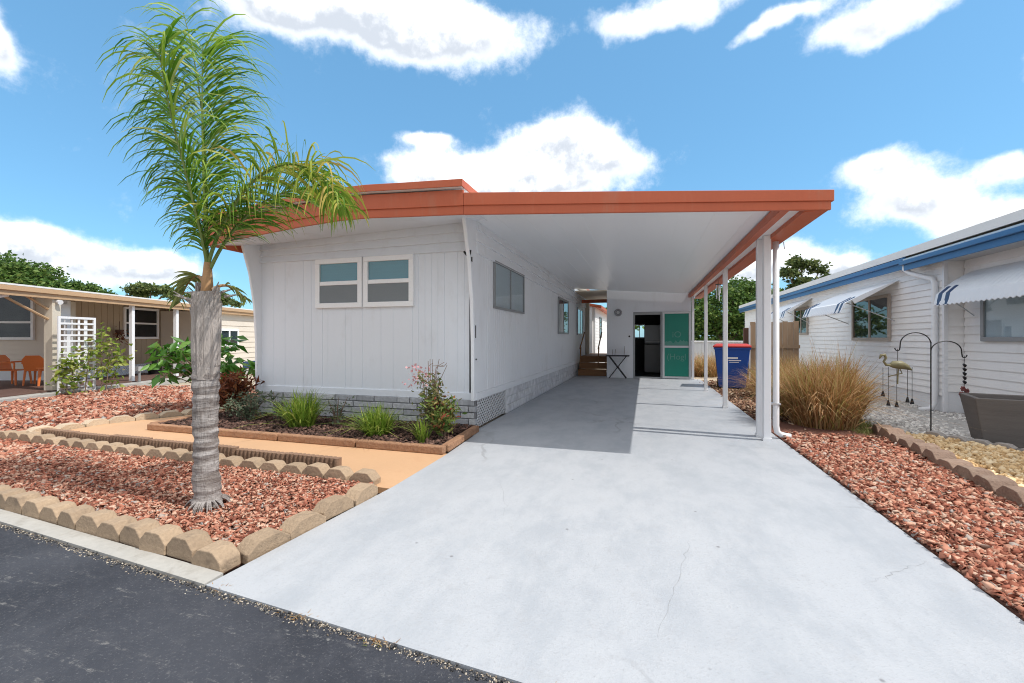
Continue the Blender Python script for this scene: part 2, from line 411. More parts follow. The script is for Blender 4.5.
def leaf_cloud(pts, size, m, name, parent, droop=.3, aspect=.45, up=None):
    """many folded diamond leaves at pts (world)"""
    n = len(pts); pts = np.asarray(pts, float)
    if parent is not None:
        im = np.array(world_matrix(parent).inverted()); pts = pts @ im[:3, :3].T + im[:3, 3]
    d = rng.normal(0, 1, (n, 3)); d[:, 2] = d[:, 2]*.55 - droop
    if up is not None: d[:, 2] = np.abs(d[:, 2]) + up
    d /= np.linalg.norm(d, axis=1)[:, None]
    a = rng.normal(0, 1, (n, 3)); s = np.cross(d, a); s /= np.linalg.norm(s, axis=1)[:, None]
    nn = np.cross(d, s)
    L = (size*rng.uniform(.6, 1.35, n))[:, None]
    p0 = pts; p2 = pts + d*L - nn*L*.12
    mid = pts + d*L*.5
    p1 = mid + s*L*aspect*.5 + nn*L*.08; p3 = mid - s*L*aspect*.5 + nn*L*.08
    v = np.stack([p0, p1, p2, p3], 1).reshape(-1, 3)
    q = (np.arange(n)*4)[:, None]
    f = np.concatenate([q + np.array([[0, 1, 2]]), q + np.array([[0, 2, 3]])], 0)
    return arrays_object(name, v, f, m, parent)

def blades(name, m, parent, base, n, h, spread, width, lean=.6, rad=.12, segs=4, curl=1.0, two=False):
    """arching grass blades fanning out of base (world)"""
    n_ = n
    V = []; Fc = []
    if parent is not None: b0 = world_matrix(parent).inverted() @ Vector(base)
    else: b0 = Vector(base)
    ang = rng.uniform(0, 6.283, n_)
    r0 = rad*np.sqrt(rng.random(n_))
    le = np.abs(rng.normal(0, lean, n_)) + .08
    H = h*rng.uniform(.55, 1.12, n_)
    wv = width*rng.uniform(.6, 1.4, n_)
    ts = np.linspace(0, 1, segs+1)
    out = np.zeros((n_, segs+1, 2, 3)); wig = rng.normal(0, 1, (n_, 2))*.16*h
    a2 = rng.uniform(0, 6.283, n_)
    jit = ang + rng.normal(0, .5, n_)
    for i, t in enumerate(ts):
        reach = spread*le*(t + curl*.7*t*t)
        zz = H*(t - .38*np.minimum(le, 1.6)*curl*t*t*t)
        x = r0*np.cos(a2) + reach*np.cos(jit); y = r0*np.sin(a2) + reach*np.sin(jit)
        x = x + wig[:, 0]*t*t; y = y + wig[:, 1]*t*t
        w = wv*(1-t)**.7 if i < segs else wv*.08
        sx = -np.sin(jit); sy = np.cos(jit)
        for k, sg in enumerate((-1, 1)):
            out[:, i, k, 0] = b0.x + x + sg*sx*w; out[:, i, k, 1] = b0.y + y + sg*sy*w; out[:, i, k, 2] = b0.z + zz
    v = out.reshape(-1, 3)
    fs = []
    for i in range(segs):
        fs.append([2*i, 2*i+1, 2*i+3, 2*i+2])
    f = (np.array(fs)[None] + (np.arange(n_)*(2*(segs+1)))[:, None, None]).reshape(-1, 4)
    return arrays_object(name, v, f, m, parent)

# ------------------------------------------------------------------ ground, road, driveway
def sheet(name, poly, z, m, thick=.0):
    b = MB()
    if thick: b.prism(poly, lambda u, v, w: (u, v, w), z-thick, z)
    else: b.poly([(x, y, z) for x, y in poly])
    return tag(b.build(name, m), kind='structure')

def road_y(x): return 1.545 - .092*(x + .4)
def lot_z(x): return -.20*min(1, max(0, (x-3.4)/1.8))
b = MB()
xs = [-400, 3.4, 5.2, 400]
for yy in (-400, 600):
    for xx in xs: b.v.append((xx, yy, -.07 + lot_z(xx)))
b.f = [(0, 1, 5, 4), (1, 2, 6, 5), (2, 3, 7, 6)]
tag(b.build('ground', M['sand']), kind='structure')
rp = [(-60, road_y(-60)), (60, road_y(60)), (60, -8), (-60, 2)]
sheet('road', rp, -.010, M['asphalt'], .03)
sheet('driveway', [(-2.13, road_y(-2.13)+.01), (1.60, road_y(1.6)+.01), (1.60, 14.5), (-1.2, 14.5), (-1.2, 15.5), (-2.2, 15.5), (-2.2, 5.5), (-2.10, 5.3), (-2.04, 4.3), (-2.03, 3.3), (-2.12, 1.85)], 0, M['driveway'], .06)
sheet('kerb_strip', [(-14, road_y(-14)+.005), (-2.135, road_y(-2.135)+.005), (-2.14, road_y(-2.14)+.115), (-14, road_y(-14)+.125)], .006, M['kerb'], .07)
sheet('walkway', [(-7.5, 3.56), (-2.3, 3.50), (-2.27, 3.27), (-2.03, 3.26), (-2.05, 4.42), (-6.5, 4.42), (-6.7, 9), (-7.35, 9), (-7.12, 5.4), (-7.55, 4.5)], -.004, M['walkway'], .05)
def crack(pts, w):
    b = MB(); P = [Vector((x_, y_, .0015)) for x_, y_ in pts]; Q = []
    for a_, c_ in zip(P[:-1], P[1:]):
        for k in range(7): Q.append(a_.lerp(c_, k/7) + Vector((random.gauss(0, .008), random.gauss(0, .008), 0)))
    Q.append(P[-1])
    d_ = (P[-1]-P[0]).normalized(); sd = Vector((-d_.y, d_.x, 0)); n_ = len(Q)
    b.strip(Q, [sd]*n_, [w*(.15+random.random())*math.sin(math.pi*(i+.3)/(n_+.3)) for i in range(n_)])
    tag(b.build('driveway_crack', M['crack'], fix=False), kind='structure')
crack([(.27, 3.0), (.22, 2.7), (.13, 2.3), (.05, 1.95)], .0015)
crack([(1.57, 3.09), (1.36, 2.93), (1.2, 2.78), (1.05, 2.66)], .0015)
crack([(.75, 5.72), (1.1, 5.66), (1.58, 5.68)], .003)
crack([(-1.3, 3.9), (-1.0, 3.2), (-.95, 2.9)], .0009)
# debris along the joint of road and concrete
def dj(x, y): return np.exp(-((y - (1.545-.092*(x+.4)) - .0)/.030)**2)
chips('gutter_debris', [(-6, road_y(-6)-.15), (1.3, road_y(1.3)-.15), (1.3, road_y(1.3)+.1), (-6, road_y(-6)+.1)], 4200, .006, -.012, M['debris'], flat=.4, aspect=.7, dens=dj, zj=.006)

chips('asphalt_crumbs', [(-6, road_y(-6)-.15), (1.3, road_y(1.3)-.15), (1.3, road_y(1.3)+.1), (-6, road_y(-6)+.1)], 1100, .008, -.016, M['crumbs'], flat=.5, aspect=.8,
      dens=lambda x, y: np.exp(-((y - (1.545-.092*(x+.4)) + .012)/.016)**2), zj=.016)
# mulch beds
FB = [(-12, 2.8), (-4.2, 2.06), (-2.2, 1.87), (-2.15, 3.25), (-7.6, 3.4), (-12, 3.2)]
sheet('front_bed_soil', FB, .012, M['red_soil'], .05)
chips('red_mulch', [(-6.2, 2.25), (-4.2, 2.06), (-2.2, 1.9), (-2.16, 3.22), (-6.2, 3.38)], 34000, .028, .010, M['chips'], tilt=.45, flat=.20, aspect=.45, zj=.03)
chips('red_mulch', [(-12, 2.8), (-6.2, 2.25), (-6.2, 3.38), (-7.6, 3.4), (-12, 3.2)], 7000, .05, .016, M['chips'], tilt=.45, flat=.25, aspect=.45)
BBp = [lateral(-9.75, 5.2), (-7.62, 3.55), (-7.62, 4.5), (-7.2, 5.5), (-7.42, 9.5), lateral(-9.75, 11.5)]
sheet('back_bed_soil', BBp, .0, M['red_soil'], .05)
chips('red_mulch', BBp, 12000, .062, .004, M['chips'], tilt=.5, flat=.26, aspect=.42)
RB = [(1.62, 1.0), (2.5, 1.0), (2.52, 3.4), (2.66, 4.3), (2.92, 7.0), (2.4, 7.6), (1.62, 7.4)]
sheet('right_bed_soil', RB, .0, M['red_soil'], .05)
chips('red_mulch', [(1.62, 1.4), (2.5, 1.4), (2.50, 3.4), (2.64, 4.3), (2.88, 6.6), (1.62, 6.6)], 26000, .037, .0, M['chips'], tilt=.5, flat=.20, aspect=.5, zj=.032,
      dens=lambda x, y: np.clip((6.7-y)/1.3, .25, 1))
chips('brown_mulch', [(1.62, 5.3), (2.8, 5.3), (3.0, 7.2), (3.4, 9.2), (4.4, 14.5), (1.45, 14.5), (1.62, 8)], 8000, .045, -.066, M['brown_chips'], tilt=.4, zj=.06, lot=True)
sheet('flower_bed_soil', [(-6.45, 4.42), (-2.16, 4.40), (-2.22, 5.7), (-6.55, 6.4)], .05, M['soil'], .1)
chips('bark_mulch', [(-6.43, 4.44), (-2.2, 4.42), (-2.24, 5.62), (-6.0, 5.62), (-6.5, 6.3)], 5000, .04, .055, M['bark'], tilt=.5)
GG = [(3.05, 7.4), (3.5, 6.9), (4.05, 6.1), (4.55, 5.0), (5.95, 5.0), (5.95, 10.8), (5.7, 11), (5.7, 17), (4.6, 15), (3.4, 9.2)]
b = MB(); b.poly([(x_, y_, -.05 + lot_z(x_) + .012) for x_, y_ in GG]); tag(b.build('grey_gravel_bed', M['gravel_base']), kind='structure')
chips('grey_gravel', GG, 20000, .036, -.034, M['gravel'], flat=.7, aspect=.8, lot=True)
YG = [(2.68, 1.4), (4.5, 1.4), (4.5, 4.7), (4.0, 6.0), (3.45, 6.85), (3.05, 6.95), (2.78, 4.4)]
sheet('yellow_gravel_bed', YG, .01, M['sand'], .08)
chips('yellow_gravel', YG, 9500, .034, .014, M['yellow_gravel'], flat=.7, aspect=.8)

# ------------------------------------------------------------------ edging blocks
def edger_proto(name, w, d, h, m, soft=.006):
    b = MB()
    k = w/2 - .004
    prof = [(-k, 0), (k, 0), (k, h*.52), (k*.52, h*.97), (k*.3, h), (-k*.3, h), (-k*.52, h*.97), (-k, h*.52)]
    b.prism(prof, lambda u, v, t: (u, t, v), -d/2, d/2)
    return b.build(name, m, bevel=soft)

ORD = ['first', 'second', 'third', 'fourth', 'fifth', 'sixth', 'seventh', 'eighth', 'ninth', 'tenth', 'eleventh', 'twelfth', 'thirteenth', 'fourteenth',
       'fifteenth', 'sixteenth', 'seventeenth', 'eighteenth', 'nineteenth', 'twentieth', 'twenty-first', 'twenty-second', 'twenty-third', 'twenty-fourth', 'twenty-fifth']

def row(name, pts, w, d, h, m, label, cat, group, z=0.0, jz=.012, jr=.06, count=99):
    """blocks end to end along the polyline pts"""
    proto = edger_proto(name, w, d, h, m)
    P = [Vector((x, y, 0)) for x, y in pts]
    segs = [(P[i], P[i+1], (P[i+1]-P[i]).length) for i in range(len(P)-1)]
    tot = sum(s[2] for s in segs); n = min(count, int(tot/w))
    for i in range(n):
        s = (i+.5)*w
        for a, b, l in segs:
            if s <= l: break
            s -= l
        p = a + (b-a)*(s/l); dr = (b-a).normalized()
        o = proto if i == 0 else proto.copy()
        if i: col.objects.link(o)
        o.location = (p.x + random.uniform(-.008, .008), p.y + random.uniform(-.008, .008), z + random.uniform(-jz, jz))
        o.rotation_euler = (random.uniform(-jr, jr)*.8, random.uniform(-jr, jr)*.6, math.atan2(dr.y, dr.x) + random.uniform(-jr, jr))
        tag(o, label.format(ORD[i]), cat, group)

fy = lambda x: road_y(x) + .185
row('edging_block', [(-2.17, fy(-2.17)), (-5.6, fy(-5.6))], .228, .125, .120, M['edger'],
    'tan scalloped concrete edging block along the road-side kerb, {} from the driveway corner', 'edging block', 'scalloped blocks along the road', z=-.012)
row('edging_block', [(-2.20, 1.96), (-2.09, 3.24)], .295, .12, .110, M['edger'],
    'chipped tan edging block set along the driveway edge, {} from the road corner', 'edging block', 'scalloped blocks along the driveway', z=-.015, jr=.1)
row('edging_block', [(-2.2, 3.31), (-4.6, 3.34), (-7.62, 3.45)], .245, .12, .125, M['edger'],
    'tan scalloped block between mulch and orange walkway, {} from the driveway', 'edging block', 'scalloped blocks beside the walkway', z=-.01)
row('edging_block', [(-7.62, 3.68), (-7.6, 4.5), (-7.2, 5.5), (-7.35, 7.0)], .30, .15, .10, M['edger_pale'],
    'pale low edging block bordering the far mulch bed, {} from the walkway end', 'edging block', 'pale blocks at the far mulch bed', z=-.02)
row('edging_block', [(3.0, 7.1), (2.9, 6.3), (2.72, 4.6), (2.6, 3.0), (2.62, 1.0)], .30, .17, .13, M['edger_brown'],
    'weathered brown edging block dividing red mulch from yellow gravel, {} from the grassy end', 'edging block', 'brown blocks right of the driveway', z=-.01, jr=.1)
row('edging_block', [(3.42, 6.93), (3.72, 6.52), (4.1, 5.98)], .21, .09, .075, M['edger_grey'],
    'small grey edging stone in front of the dark planter, {} from the metal hook', 'edging stone', 'grey stones round the yellow gravel', z=-.005)

# ribbed brown edging strips along the walkway
def ribbed_piece(w):
    b = MB(); n = 12; pts = []
    for i in range(n):
        for k in range(5):
            t = k/5; pts.append((-w/2 + w*(i+t)/n, -.022 - .018*math.sin(math.pi*t)))
    pts.append((w/2, -.022))
    back = [(p[0], -p[1]) for p in reversed(pts)]
    b.prism(pts + back, lambda u, v, t: (u, v, t), 0, .130)
    return b.build('ribbed_edging', M['ribbed'])
rp0 = ribbed_piece(.62)
for i in range(7):
    o = rp0 if i == 0 else rp0.copy()
    if i: col.objects.link(o)
    x = -3.05 - i*.632
    o.location = (x, 3.535 - (x+2.7)*.022 + .0, random.uniform(-.012, .004)); o.rotation_euler = (random.uniform(-.03, .03), random.uniform(-.008, .008), -.022)
    tag(o, 'brown ribbed concrete edging strip along the orange walkway, %s from the driveway' % ORD[i], 'edging strip', 'ribbed edging strips')
# terracotta kerb pieces round the flower bed
def kerb_piece(w):
    b = MB(); n = 18; top = []
    b.box(-w/2+.004, w/2-.004, -.045, .045, 0, .085)
    return b.build('bed_kerb', M['bed_kerb'], bevel=.014)
kp = kerb_piece(1.1)
for i, (x, y, rz) in enumerate([(-2.62, 4.40, -.005), (-3.73, 4.405, -.006), (-4.84, 4.41, -.004), (-5.95, 4.418, -.006), (-6.52, 5.0, 1.57), (-2.135, 5.02, 1.63)]):
    o = kp if i == 0 else kp.copy()
    if i: col.objects.link(o)
    o.location = (x, y, -.004 + (.004 if i == 4 else 0)); o.rotation_euler = (0, 0, rz)
    if i == 4: o.scale = (1.0, .98, 1)
    if i == 5: o.scale = (1.02, 1, .98)
    tag(o, ('terracotta kerb block in front of the flower bed, %s from the driveway' % ORD[i]) if i < 4 else 'terracotta kerb block closing the left end of the flower bed' if i == 4 else 'short terracotta kerb return running from the front kerb back to the house corner', 'kerb block', 'terracotta kerbs round the flower bed')

# ------------------------------------------------------------------ windows
def window(parent, o, u, n, w, h, fm, backs, kind='hung', name='window', local=False, t=.055, proud=.035, mid=.5, glass='glass', screen=False):
    """o = lower corner on the wall face, u along the wall, n outwards. a window > pane, blind"""
    b = MB()
    b.lbox(o, u, n, 0, w, -.01, proud, 0, t); b.lbox(o, u, n, 0, w, -.01, proud, h-t, h)
    b.lbox(o, u, n, 0, t, -.01, proud, t, h-t); b.lbox(o, u, n, w-t, w, -.01, proud, t, h-t)
    g = MB(); k = MB(); k2 = MB()
    if kind == 'hung':
        b.lbox(o, u, n, t, w-t, -.008, proud-.006, h*mid-t*.4, h*mid+t*.4)
        g.lbox(o, u, n, t, w-t, .016, .020, t, h-t)
        k.lbox(o, u, n, t, w-t, .003+screen*.020, .008+screen*.020, t, h*mid-t*.4); k2.lbox(o, u, n, t, w-t, .003, .008, h*mid+t*.4, h-t)
    elif kind == 'slider':
        b.lbox(o, u, n, w*mid-t*.45, w*mid+t*.45, -.008, proud-.006, t, h-t)
        g.lbox(o, u, n, t, w-t, .016, .020, t, h-t)
        k.lbox(o, u, n, t, w*mid-t*.45, .003, .008, t, h-t); k2.lbox(o, u, n, w*mid+t*.45, w-t, .003, .008, t, h-t)
    else:
        g.lbox(o, u, n, t, w-t, .016, .020, t, h-t); k.lbox(o, u, n, t, w-t, .003, .008, t, h-t)
    f = b.build(name, fm, parent, local=local, bevel=.006)
    # children share the thing's frame: parented to the window, coordinates stay those of the parent
    for mb, nm, mm in ((g, 'pane', M[glass]), (k, 'blind', backs[0]), (k2, 'blind', backs[-1])):
        if mb.v: mb.build(nm, mm, f, local=local)
    return f

# ------------------------------------------------------------------ mobile home
HX0, HX1, HY = -5.9, -2.2, 5.66
home = empty('mobile_home', (-4.05, HY, 0), 0, 'pale grey mobile home with burnt orange roof trim and grey brick skirting', 'mobile home')
HEND = 17.2
def rib_profile(a0, a1, grooves, depth=.010, w=.014, thick=.1):
    pts = [(a0, 0)]
    for g in grooves:
        if a0+.02 < g < a1-.02:
            pts += [(g-w/2, 0), (g-w*.2, -depth), (g+w*.2, -depth), (g+w/2, 0)]
    pts += [(a1, 0), (a1, -thick), (a0, -thick)]
    return pts
gr = [-5.62, -5.4, -5.05]; x = -4.9
while x < -2.25: gr.append(x); x += random.choice([.10, .10, .20, .31]) if x < -3.2 else random.choice([.10, .10, .10, .2])
b = MB(); b.prism(rib_profile(HX0+.04, HX1-.045, gr, .006, .012), lambda u, v, t: (u, HY - v, t), .42, 2.44)
fw = b.build('front_wall', M['front_paint'], home)
def lap_profile(z0, n, h, out=.022, thick=.1):
    pts = []
    for i in range(n):
        pts += [(out, z0+i*h), (.003, z0+(i+1)*h)]
    return pts + [(-thick, z0+n*h), (-thick, z0)]
JX0, JX1 = HX0+.04, HX1-.045
def junction(x): return 2.84 + (x-HX1)*(.11/3.7)
b = MB()
for i in range(3):
    q = []
    for k0, off in ((i, .046), (i+1, .004)):
        for x_ in (JX0, JX1):
            q.append((x_, HY-off, 2.44 + (junction(x_)-2.44)*k0/3))
    lo0, lo1, hi0, hi1 = q
    b.hexa([lo0, lo1, (lo1[0], HY+.08, lo1[2]), (lo0[0], HY+.08, lo0[2]), hi0, hi1, (hi1[0], HY+.08, hi1[2]), (hi0[0], HY+.08, hi0[2])])
b.build('upper_lap_wall', M['front_paint'], home)
b = MB(); b.box(HX0+.04, HX1-.045, HY-.014, HY+.05, .405, .50)
b.build('base_trim', M['front_paint'], home, bevel=.004)
# side wall along the carport
sg = [HY + .35 + .102*i for i in range(20)] + [HY + 2.5 + .2*i for i in range(46)]
b = MB(); b.prism(rib_profile(HY, HEND, sg, .006, .014), lambda u, v, t: (HX1 + v, u, t), .50, 2.40)
b.build('side_wall', M['side_paint'], home)
b = MB(); b.prism(lap_profile(2.40, 3, .165, .034), lambda u, v, t: (HX1+u+.002, t, v), HY, HEND)
b.build('upper_side_wall', M['side_paint'], home)
b = MB(); b.box(HX1-.1, HX1+.010, HY, HEND, .40, .497)
b.build('base_trim', M['side_paint'], home, bevel=.004)
# left and rear walls
b = MB(); b.prism(rib_profile(HY+.03, HEND, [HY + .3*i for i in range(1, 40)], .006, .014), lambda u, v, t: (HX0 - v, u, t), .42, 2.70)
b.build('far_side_wall', M['front_paint'], home)
b = MB(); b.box(HX0+.1, HX1-.1, HEND-.1, HEND, .0, 2.75); b.build('rear_wall', M['front_paint'], home)
# flared corner fins
def fin(x0, x1):
    b = MB()
    pr = [(HY+.02, .40), (HY-.09, .40), (HY-.095, 1.2), (HY-.13, 1.75), (HY-.22, 2.25), (HY-.36, 2.68), (HY-.40, 2.78), (HY-.40, 2.88), (HY+.02, 2.88)]
    b.prism(pr, lambda u, v, t: (t, u, v), x0, x1)
    return b.build('corner_fin', M['side_paint'], home, bevel=.008)
fin(HX0, HX0+.04); fin(HX1-.045, HX1+.006)
# brick skirting
b = MB()
for r in range(5):
    z = -.02 + r*.086; x = HX0 - .06*(r % 2)
    while x < HX1-.01:
        L = random.choice([.2, .29, .38]); x1 = min(x+L, HX1)
        if x1 - max(x, HX0) > .03: b.box(max(x, HX0)+.006, x1-.006, HY-.026-random.uniform(0, .022), HY+.06, z+.006, z+.079)
        x = x1
sk = b.build('brick_skirting', M['grey_brick'], home, bevel=.006)
mb = MB(); mb.box(HX0+.01, HX1-.01, HY-.012, HY+.05, -.05, .40); mb.build('mortar_bed', M['mortar'], sk)
# lattice skirting along the driveway, then white block skirting
b = MB(); y0, y1 = HY+.06, 7.05; z0, z1 = .02, .40; sx = HX1-.03
d = y0 - (z1-z0)
while d < y1:
    for sgn, off in ((1, 0), (-1, .009)):
        # strips clipped to the panel
        a0 = max(d, y0); a1 = min(d+(z1-z0), y1)
        if a1 - a0 < .02: continue
        if sgn > 0: p0 = (a0, z0+(a0-d)); p1 = (a1, z0+(a1-d))
        else: p0 = (a0, z1-(a0-d)); p1 = (a1, z1-(a1-d))
        w = .0105; xx = sx + off
        b.hexa([(xx, p0[0]-w, p0[1]), (xx+.008, p0[0]-w, p0[1]), (xx+.008, p0[0]+w, p0[1]), (xx, p0[0]+w, p0[1]),
                (xx, p1[0]-w, p1[1]), (xx+.008, p1[0]-w, p1[1]), (xx+.008, p1[0]+w, p1[1]), (xx, p1[0]+w, p1[1])])
    d += .072
b.box(sx-.004, sx+.02, y0-.03, y0, 0, .40); b.box(sx-.004, sx+.02, y1, y1+.03, 0, .40)
ls = b.build('lattice_skirting', M['trim_white'], home)
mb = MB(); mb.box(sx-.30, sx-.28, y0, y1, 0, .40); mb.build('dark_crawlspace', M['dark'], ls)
b = MB()
for r in range(3):
    z = r*.134; y = y1+.035 - .2*(r % 2)
    while y < HEND:
        ya, yb = max(y, y1+.035), min(y+.40, HEND)
        if yb-ya > .03: b.box(HX1-.08, HX1-.004+random.uniform(-.006, .006), ya+.004, yb-.004, z+.003, z+.130)
        y += .40
wb = b.build('block_skirting', M['white_block'], home, bevel=.006)
mb = MB(); mb.box(HX1-.07, HX1-.02, y1+.04, HEND-.02, -.02, .399); mb.build('mortar_bed', M['side_paint'], wb)
# front twin window and side windows
for x0 in (-4.80, -3.955):
    f = window(home, (x0, HY, 1.70), (1, 0), (0, -1), .82, .74, M['frame_white'], [M['blind_grey'], M['blind_reflection']], 'hung', t=.075, proud=.045, screen=True)
window(home, (HX1, 6.36, 1.70), (0, 1), (1, 0), 1.72, .73, M['frame_grey'], [M['blind_white'], M['blind_white']], 'slider', t=.035)
window(home, (HX1, 11.55, 1.36), (0, 1), (1, 0), 1.6, .98, M['frame_grey'], [M['blind_grey'], M['blind_grey']], 'slider', t=.05)
window(home, (HX1, 15.0, 1.36), (0, 1), (1, 0), 1.35, .92, M['frame_grey'], [M['dark'], M['dark']], 'slider', t=.05)
# flag bracket, cable clip
b = MB(); bx, by, bz = HX1-.02, HY-.19, 2.30
b.tube([(bx, by, bz), (bx+.03, by-.05, bz+.10)], .016); b.tube([(bx, by+.01, bz-.01), (bx-.06, by-.05, bz+.09)], .014); b.box(bx-.01, bx+.03, by-.01, by+.03, bz-.04, bz+.02)
b.build('flag_bracket', M['black'], home)
b = MB(); b.box(HX1+.006, HX1+.014, HY-.05, HY-.038, 1.25, 1.42); b.box(HX1+.006, HX1+.018, HY-.04, HY-.02, .95, .97); b.build('cable_clip', M['black'], home)

# roof with bowed front
RPX = [(-5.97, 2.565), (-5.2, 2.640), (-4.4, 2.712), (-3.75, 2.752), (-3.3, 2.752), (-2.75, 2.725), (-2.03, 2.695)]
RY0 = 4.80
def front_band(pts, z0, z1, ya, yb):
    b = MB()
    n = len(pts)
    lo = [(x, z+z0) for x, z in pts]; hi = [(x, z+z1) for x, z in reversed(pts)]
    b.prism(lo + hi, lambda u, v, t: (u, t, v), ya, yb)
    return b
rf = front_band(RPX, .30, .385, RY0-.045, HEND+.2).build('roof', M['roof_white'], home)
b = front_band(RPX, 0, .102, RY0+.016, RY0+.05); 
b2 = front_band(RPX, .100, .285, RY0, RY0+.04); base = len(b.v); b.v += b2.v; b.f += [tuple(i+base for i in q) for q in b2.f]
b.build('fascia', M['orange'], home, bevel=.004)
b = front_band(RPX, .305, .39, RY0-.06, RY0-.047); b.box(-2.03, -2.015, RY0-.06, HEND+.2, 3.0, 3.085)
b.box(-5.985, -5.97, RY0-.02, HEND+.2, 2.565, 2.95)
b.build('roof_lip', M['orange'], home, bevel=.004)
b = MB(); nP = len(RPX)
for dz in (.012, .035):
    for x_, z_ in RPX: b.v.append((x_, RY0+.05, z_+dz))
    for x_, z_ in RPX: b.v.append((x_, HY+.02, junction(x_)+dz-.012))
for i in range(nP-1):
    b.f.append((i, i+1, nP+i+1, nP+i)); b.f.append((2*nP+i, 3*nP+i, 3*nP+i+1, 2*nP+i+1))
    b.f.append((i, 2*nP+i, 2*nP+i+1, i+1)); b.f.append((nP+i, nP+i+1, 3*nP+i+1, 3*nP+i))
b.f.append((0, nP, 3*nP, 2*nP)); b.f.append((nP-1, 3*nP-1, 4*nP-1, 2*nP-1)[:2] + (4*nP-1, 2*nP+nP-1))
b.f = [f for f in b.f if len(set(f)) == 4]
b.build('soffit', M['front_paint'], home)
b = MB(); b.prism([(RY0+.052, 2.69), (HY, 2.83), (HY, 2.90), (RY0+.052, 2.84)], lambda u, v, t: (t, u, v), -2.045, -2.028); b.build('soffit_end', M['side_paint'], home)
b = MB(); b.box(-5.5, -5.45, 8, 8.05, 3.0, 3.4); 
b = MB(); b.box(HX0+.1, HX1-.1, HY+.2, HEND-.2, 2.58, 2.60); b.build('inner_ceiling', M['dark'], home)
# rear addition seen through the gap beside the shed
ra = MB(); ra.prism(lap_profile(.0, 20, .128, .012), lambda u, v, t: (-1.98+u, t, v), 18.6, 26.5)
ra.box(-3.6, -2.08, 18.5, 26.5, 0, 2.55)
raw = ra.build('rear_addition', M['siding_white'], home)
b = MB(); b.prism([(-4.2, 2.95), (-1.70, 2.46), (-1.70, 2.58), (-4.2, 3.07)], lambda u, v, t: (u, t, v), 18.4, 26.7); b.build('roof', M['orange'], raw)
window(raw, (-1.966, 20.3, 1.25), (0, 1), (1, 0), .9, .95, M['frame_grey'], [M['dark'], M['dark']], 'hung')
b = MB(); b.box(-2.2, -2.05, 17.2, 17.35, .3, 2.6); b.build('door_post', M['cream'], home)

# ------------------------------------------------------------------ carport
carport = empty('carport', (1.4, 6.2, 0), 0, 'white roofed carport with burnt orange fascia covering the driveway', 'carport')
def cz(x): return 2.84 + (x+2.2)*(2.575-2.84)/3.6
CYE = 14.38
b = MB(); b.prism([(-2.27, cz(-2.27)), (1.62, cz(1.62)), (1.62, cz(1.62)+.06), (-2.27, cz(-2.27)+.08)], lambda u, v, t: (u, t, v), RY0+.06, CYE)
# shallow panel seams running front to back
b.build('roof_panel', M['ceiling'], carport)
b = MB()
for i in range(9):
    xx = -1.85 + i*.37
    b.prism([(xx-.006, cz(xx)-.003), (xx+.006, cz(xx)-.003), (xx+.006, cz(xx)+.02), (xx-.006, cz(xx)+.02)], lambda u, v, t: (u, t, v), RY0+.07, CYE-.002)
b.build('panel_seam', M['ceiling'], carport)
def tband(x0, x1, zl0, zl1, zr0, zr1, ya, yb):
    bb = MB(); bb.prism([(x0, zl0), (x1, zr0), (x1, zr1), (x0, zl1)], lambda u, v, t: (u, t, v), ya, yb); return bb
b = tband(-2.026, 1.66, 2.692, 2.80, 2.445, 2.525, RY0+.014, RY0+.05)
c2 = tband(-2.026, 1.68, 2.798, 2.945, 2.523, 2.625, RY0, RY0+.055); k = len(b.v); b.v += c2.v; b.f += [tuple(i+k for i in q) for q in c2.f]
b.build('fascia', M['orange'], carport, bevel=.004)
b = MB(); b.box(1.25, 1.335, RY0+.056, CYE+.3, 2.475, 2.57); b.build('inner_beam', M['orange'], carport, bevel=.004)
b = MB(); b.box(1.335, 1.455, RY0+.056, CYE+.3, 2.50, 2.572); b.build('eave_channel', M['trim_white'], carport)
b = MB(); b.box(1.455, 1.655, RY0+.056, CYE+.3, 2.45, 2.56); b.box(1.60, 1.668, RY0+.057, CYE+.3, 2.56, 2.64); b.build('gutter', M['orange'], carport, bevel=.006)
for (px, py, w) in ((1.40, 6.32, .082), (1.425, 6.10, .082), (1.375, 8.72, .075), (1.375, 11.38, .07), (1.37, 14.30, .07)):
    b = MB(); h = w/2
    b.box(px-h, px+h, py-h, py+h, -.03, 2.50)
    p = b.build('post', M['trim_white'], carport, bevel=.008)
    b = MB(); b.box(px-h-.008, px+h+.008, py-h-.008, py+h+.008, -.02, .035); b.build('base_plate', M['trim_white'], p)
b = MB(); dx, dy = 1.565, 6.26
def rrect(p0, p1, w):
    bb = b
    bb.hexa([(p0[0]-w, p0[1]-w, p0[2]), (p0[0]+w, p0[1]-w, p0[2]), (p0[0]+w, p0[1]+w, p0[2]), (p0[0]-w, p0[1]+w, p0[2]),
             (p1[0]-w, p1[1]-w, p1[2]), (p1[0]+w, p1[1]-w, p1[2]), (p1[0]+w, p1[1]+w, p1[2]), (p1[0]-w, p1[1]+w, p1[2])])
b.tube([(dx, dy, 2.46), (dx, dy, .16), (dx+.015, dy, .08), (dx+.06, dy, .045), (dx+.16, dy, .03)], .036, 10)
ds = b.build('downspout', M['trim_white'], carport, smooth=True)
b = MB(); b.box(dx-.08, dx+.045, dy-.045, dy+.045, .42, .44); b.build('strap', M['alu'], ds)
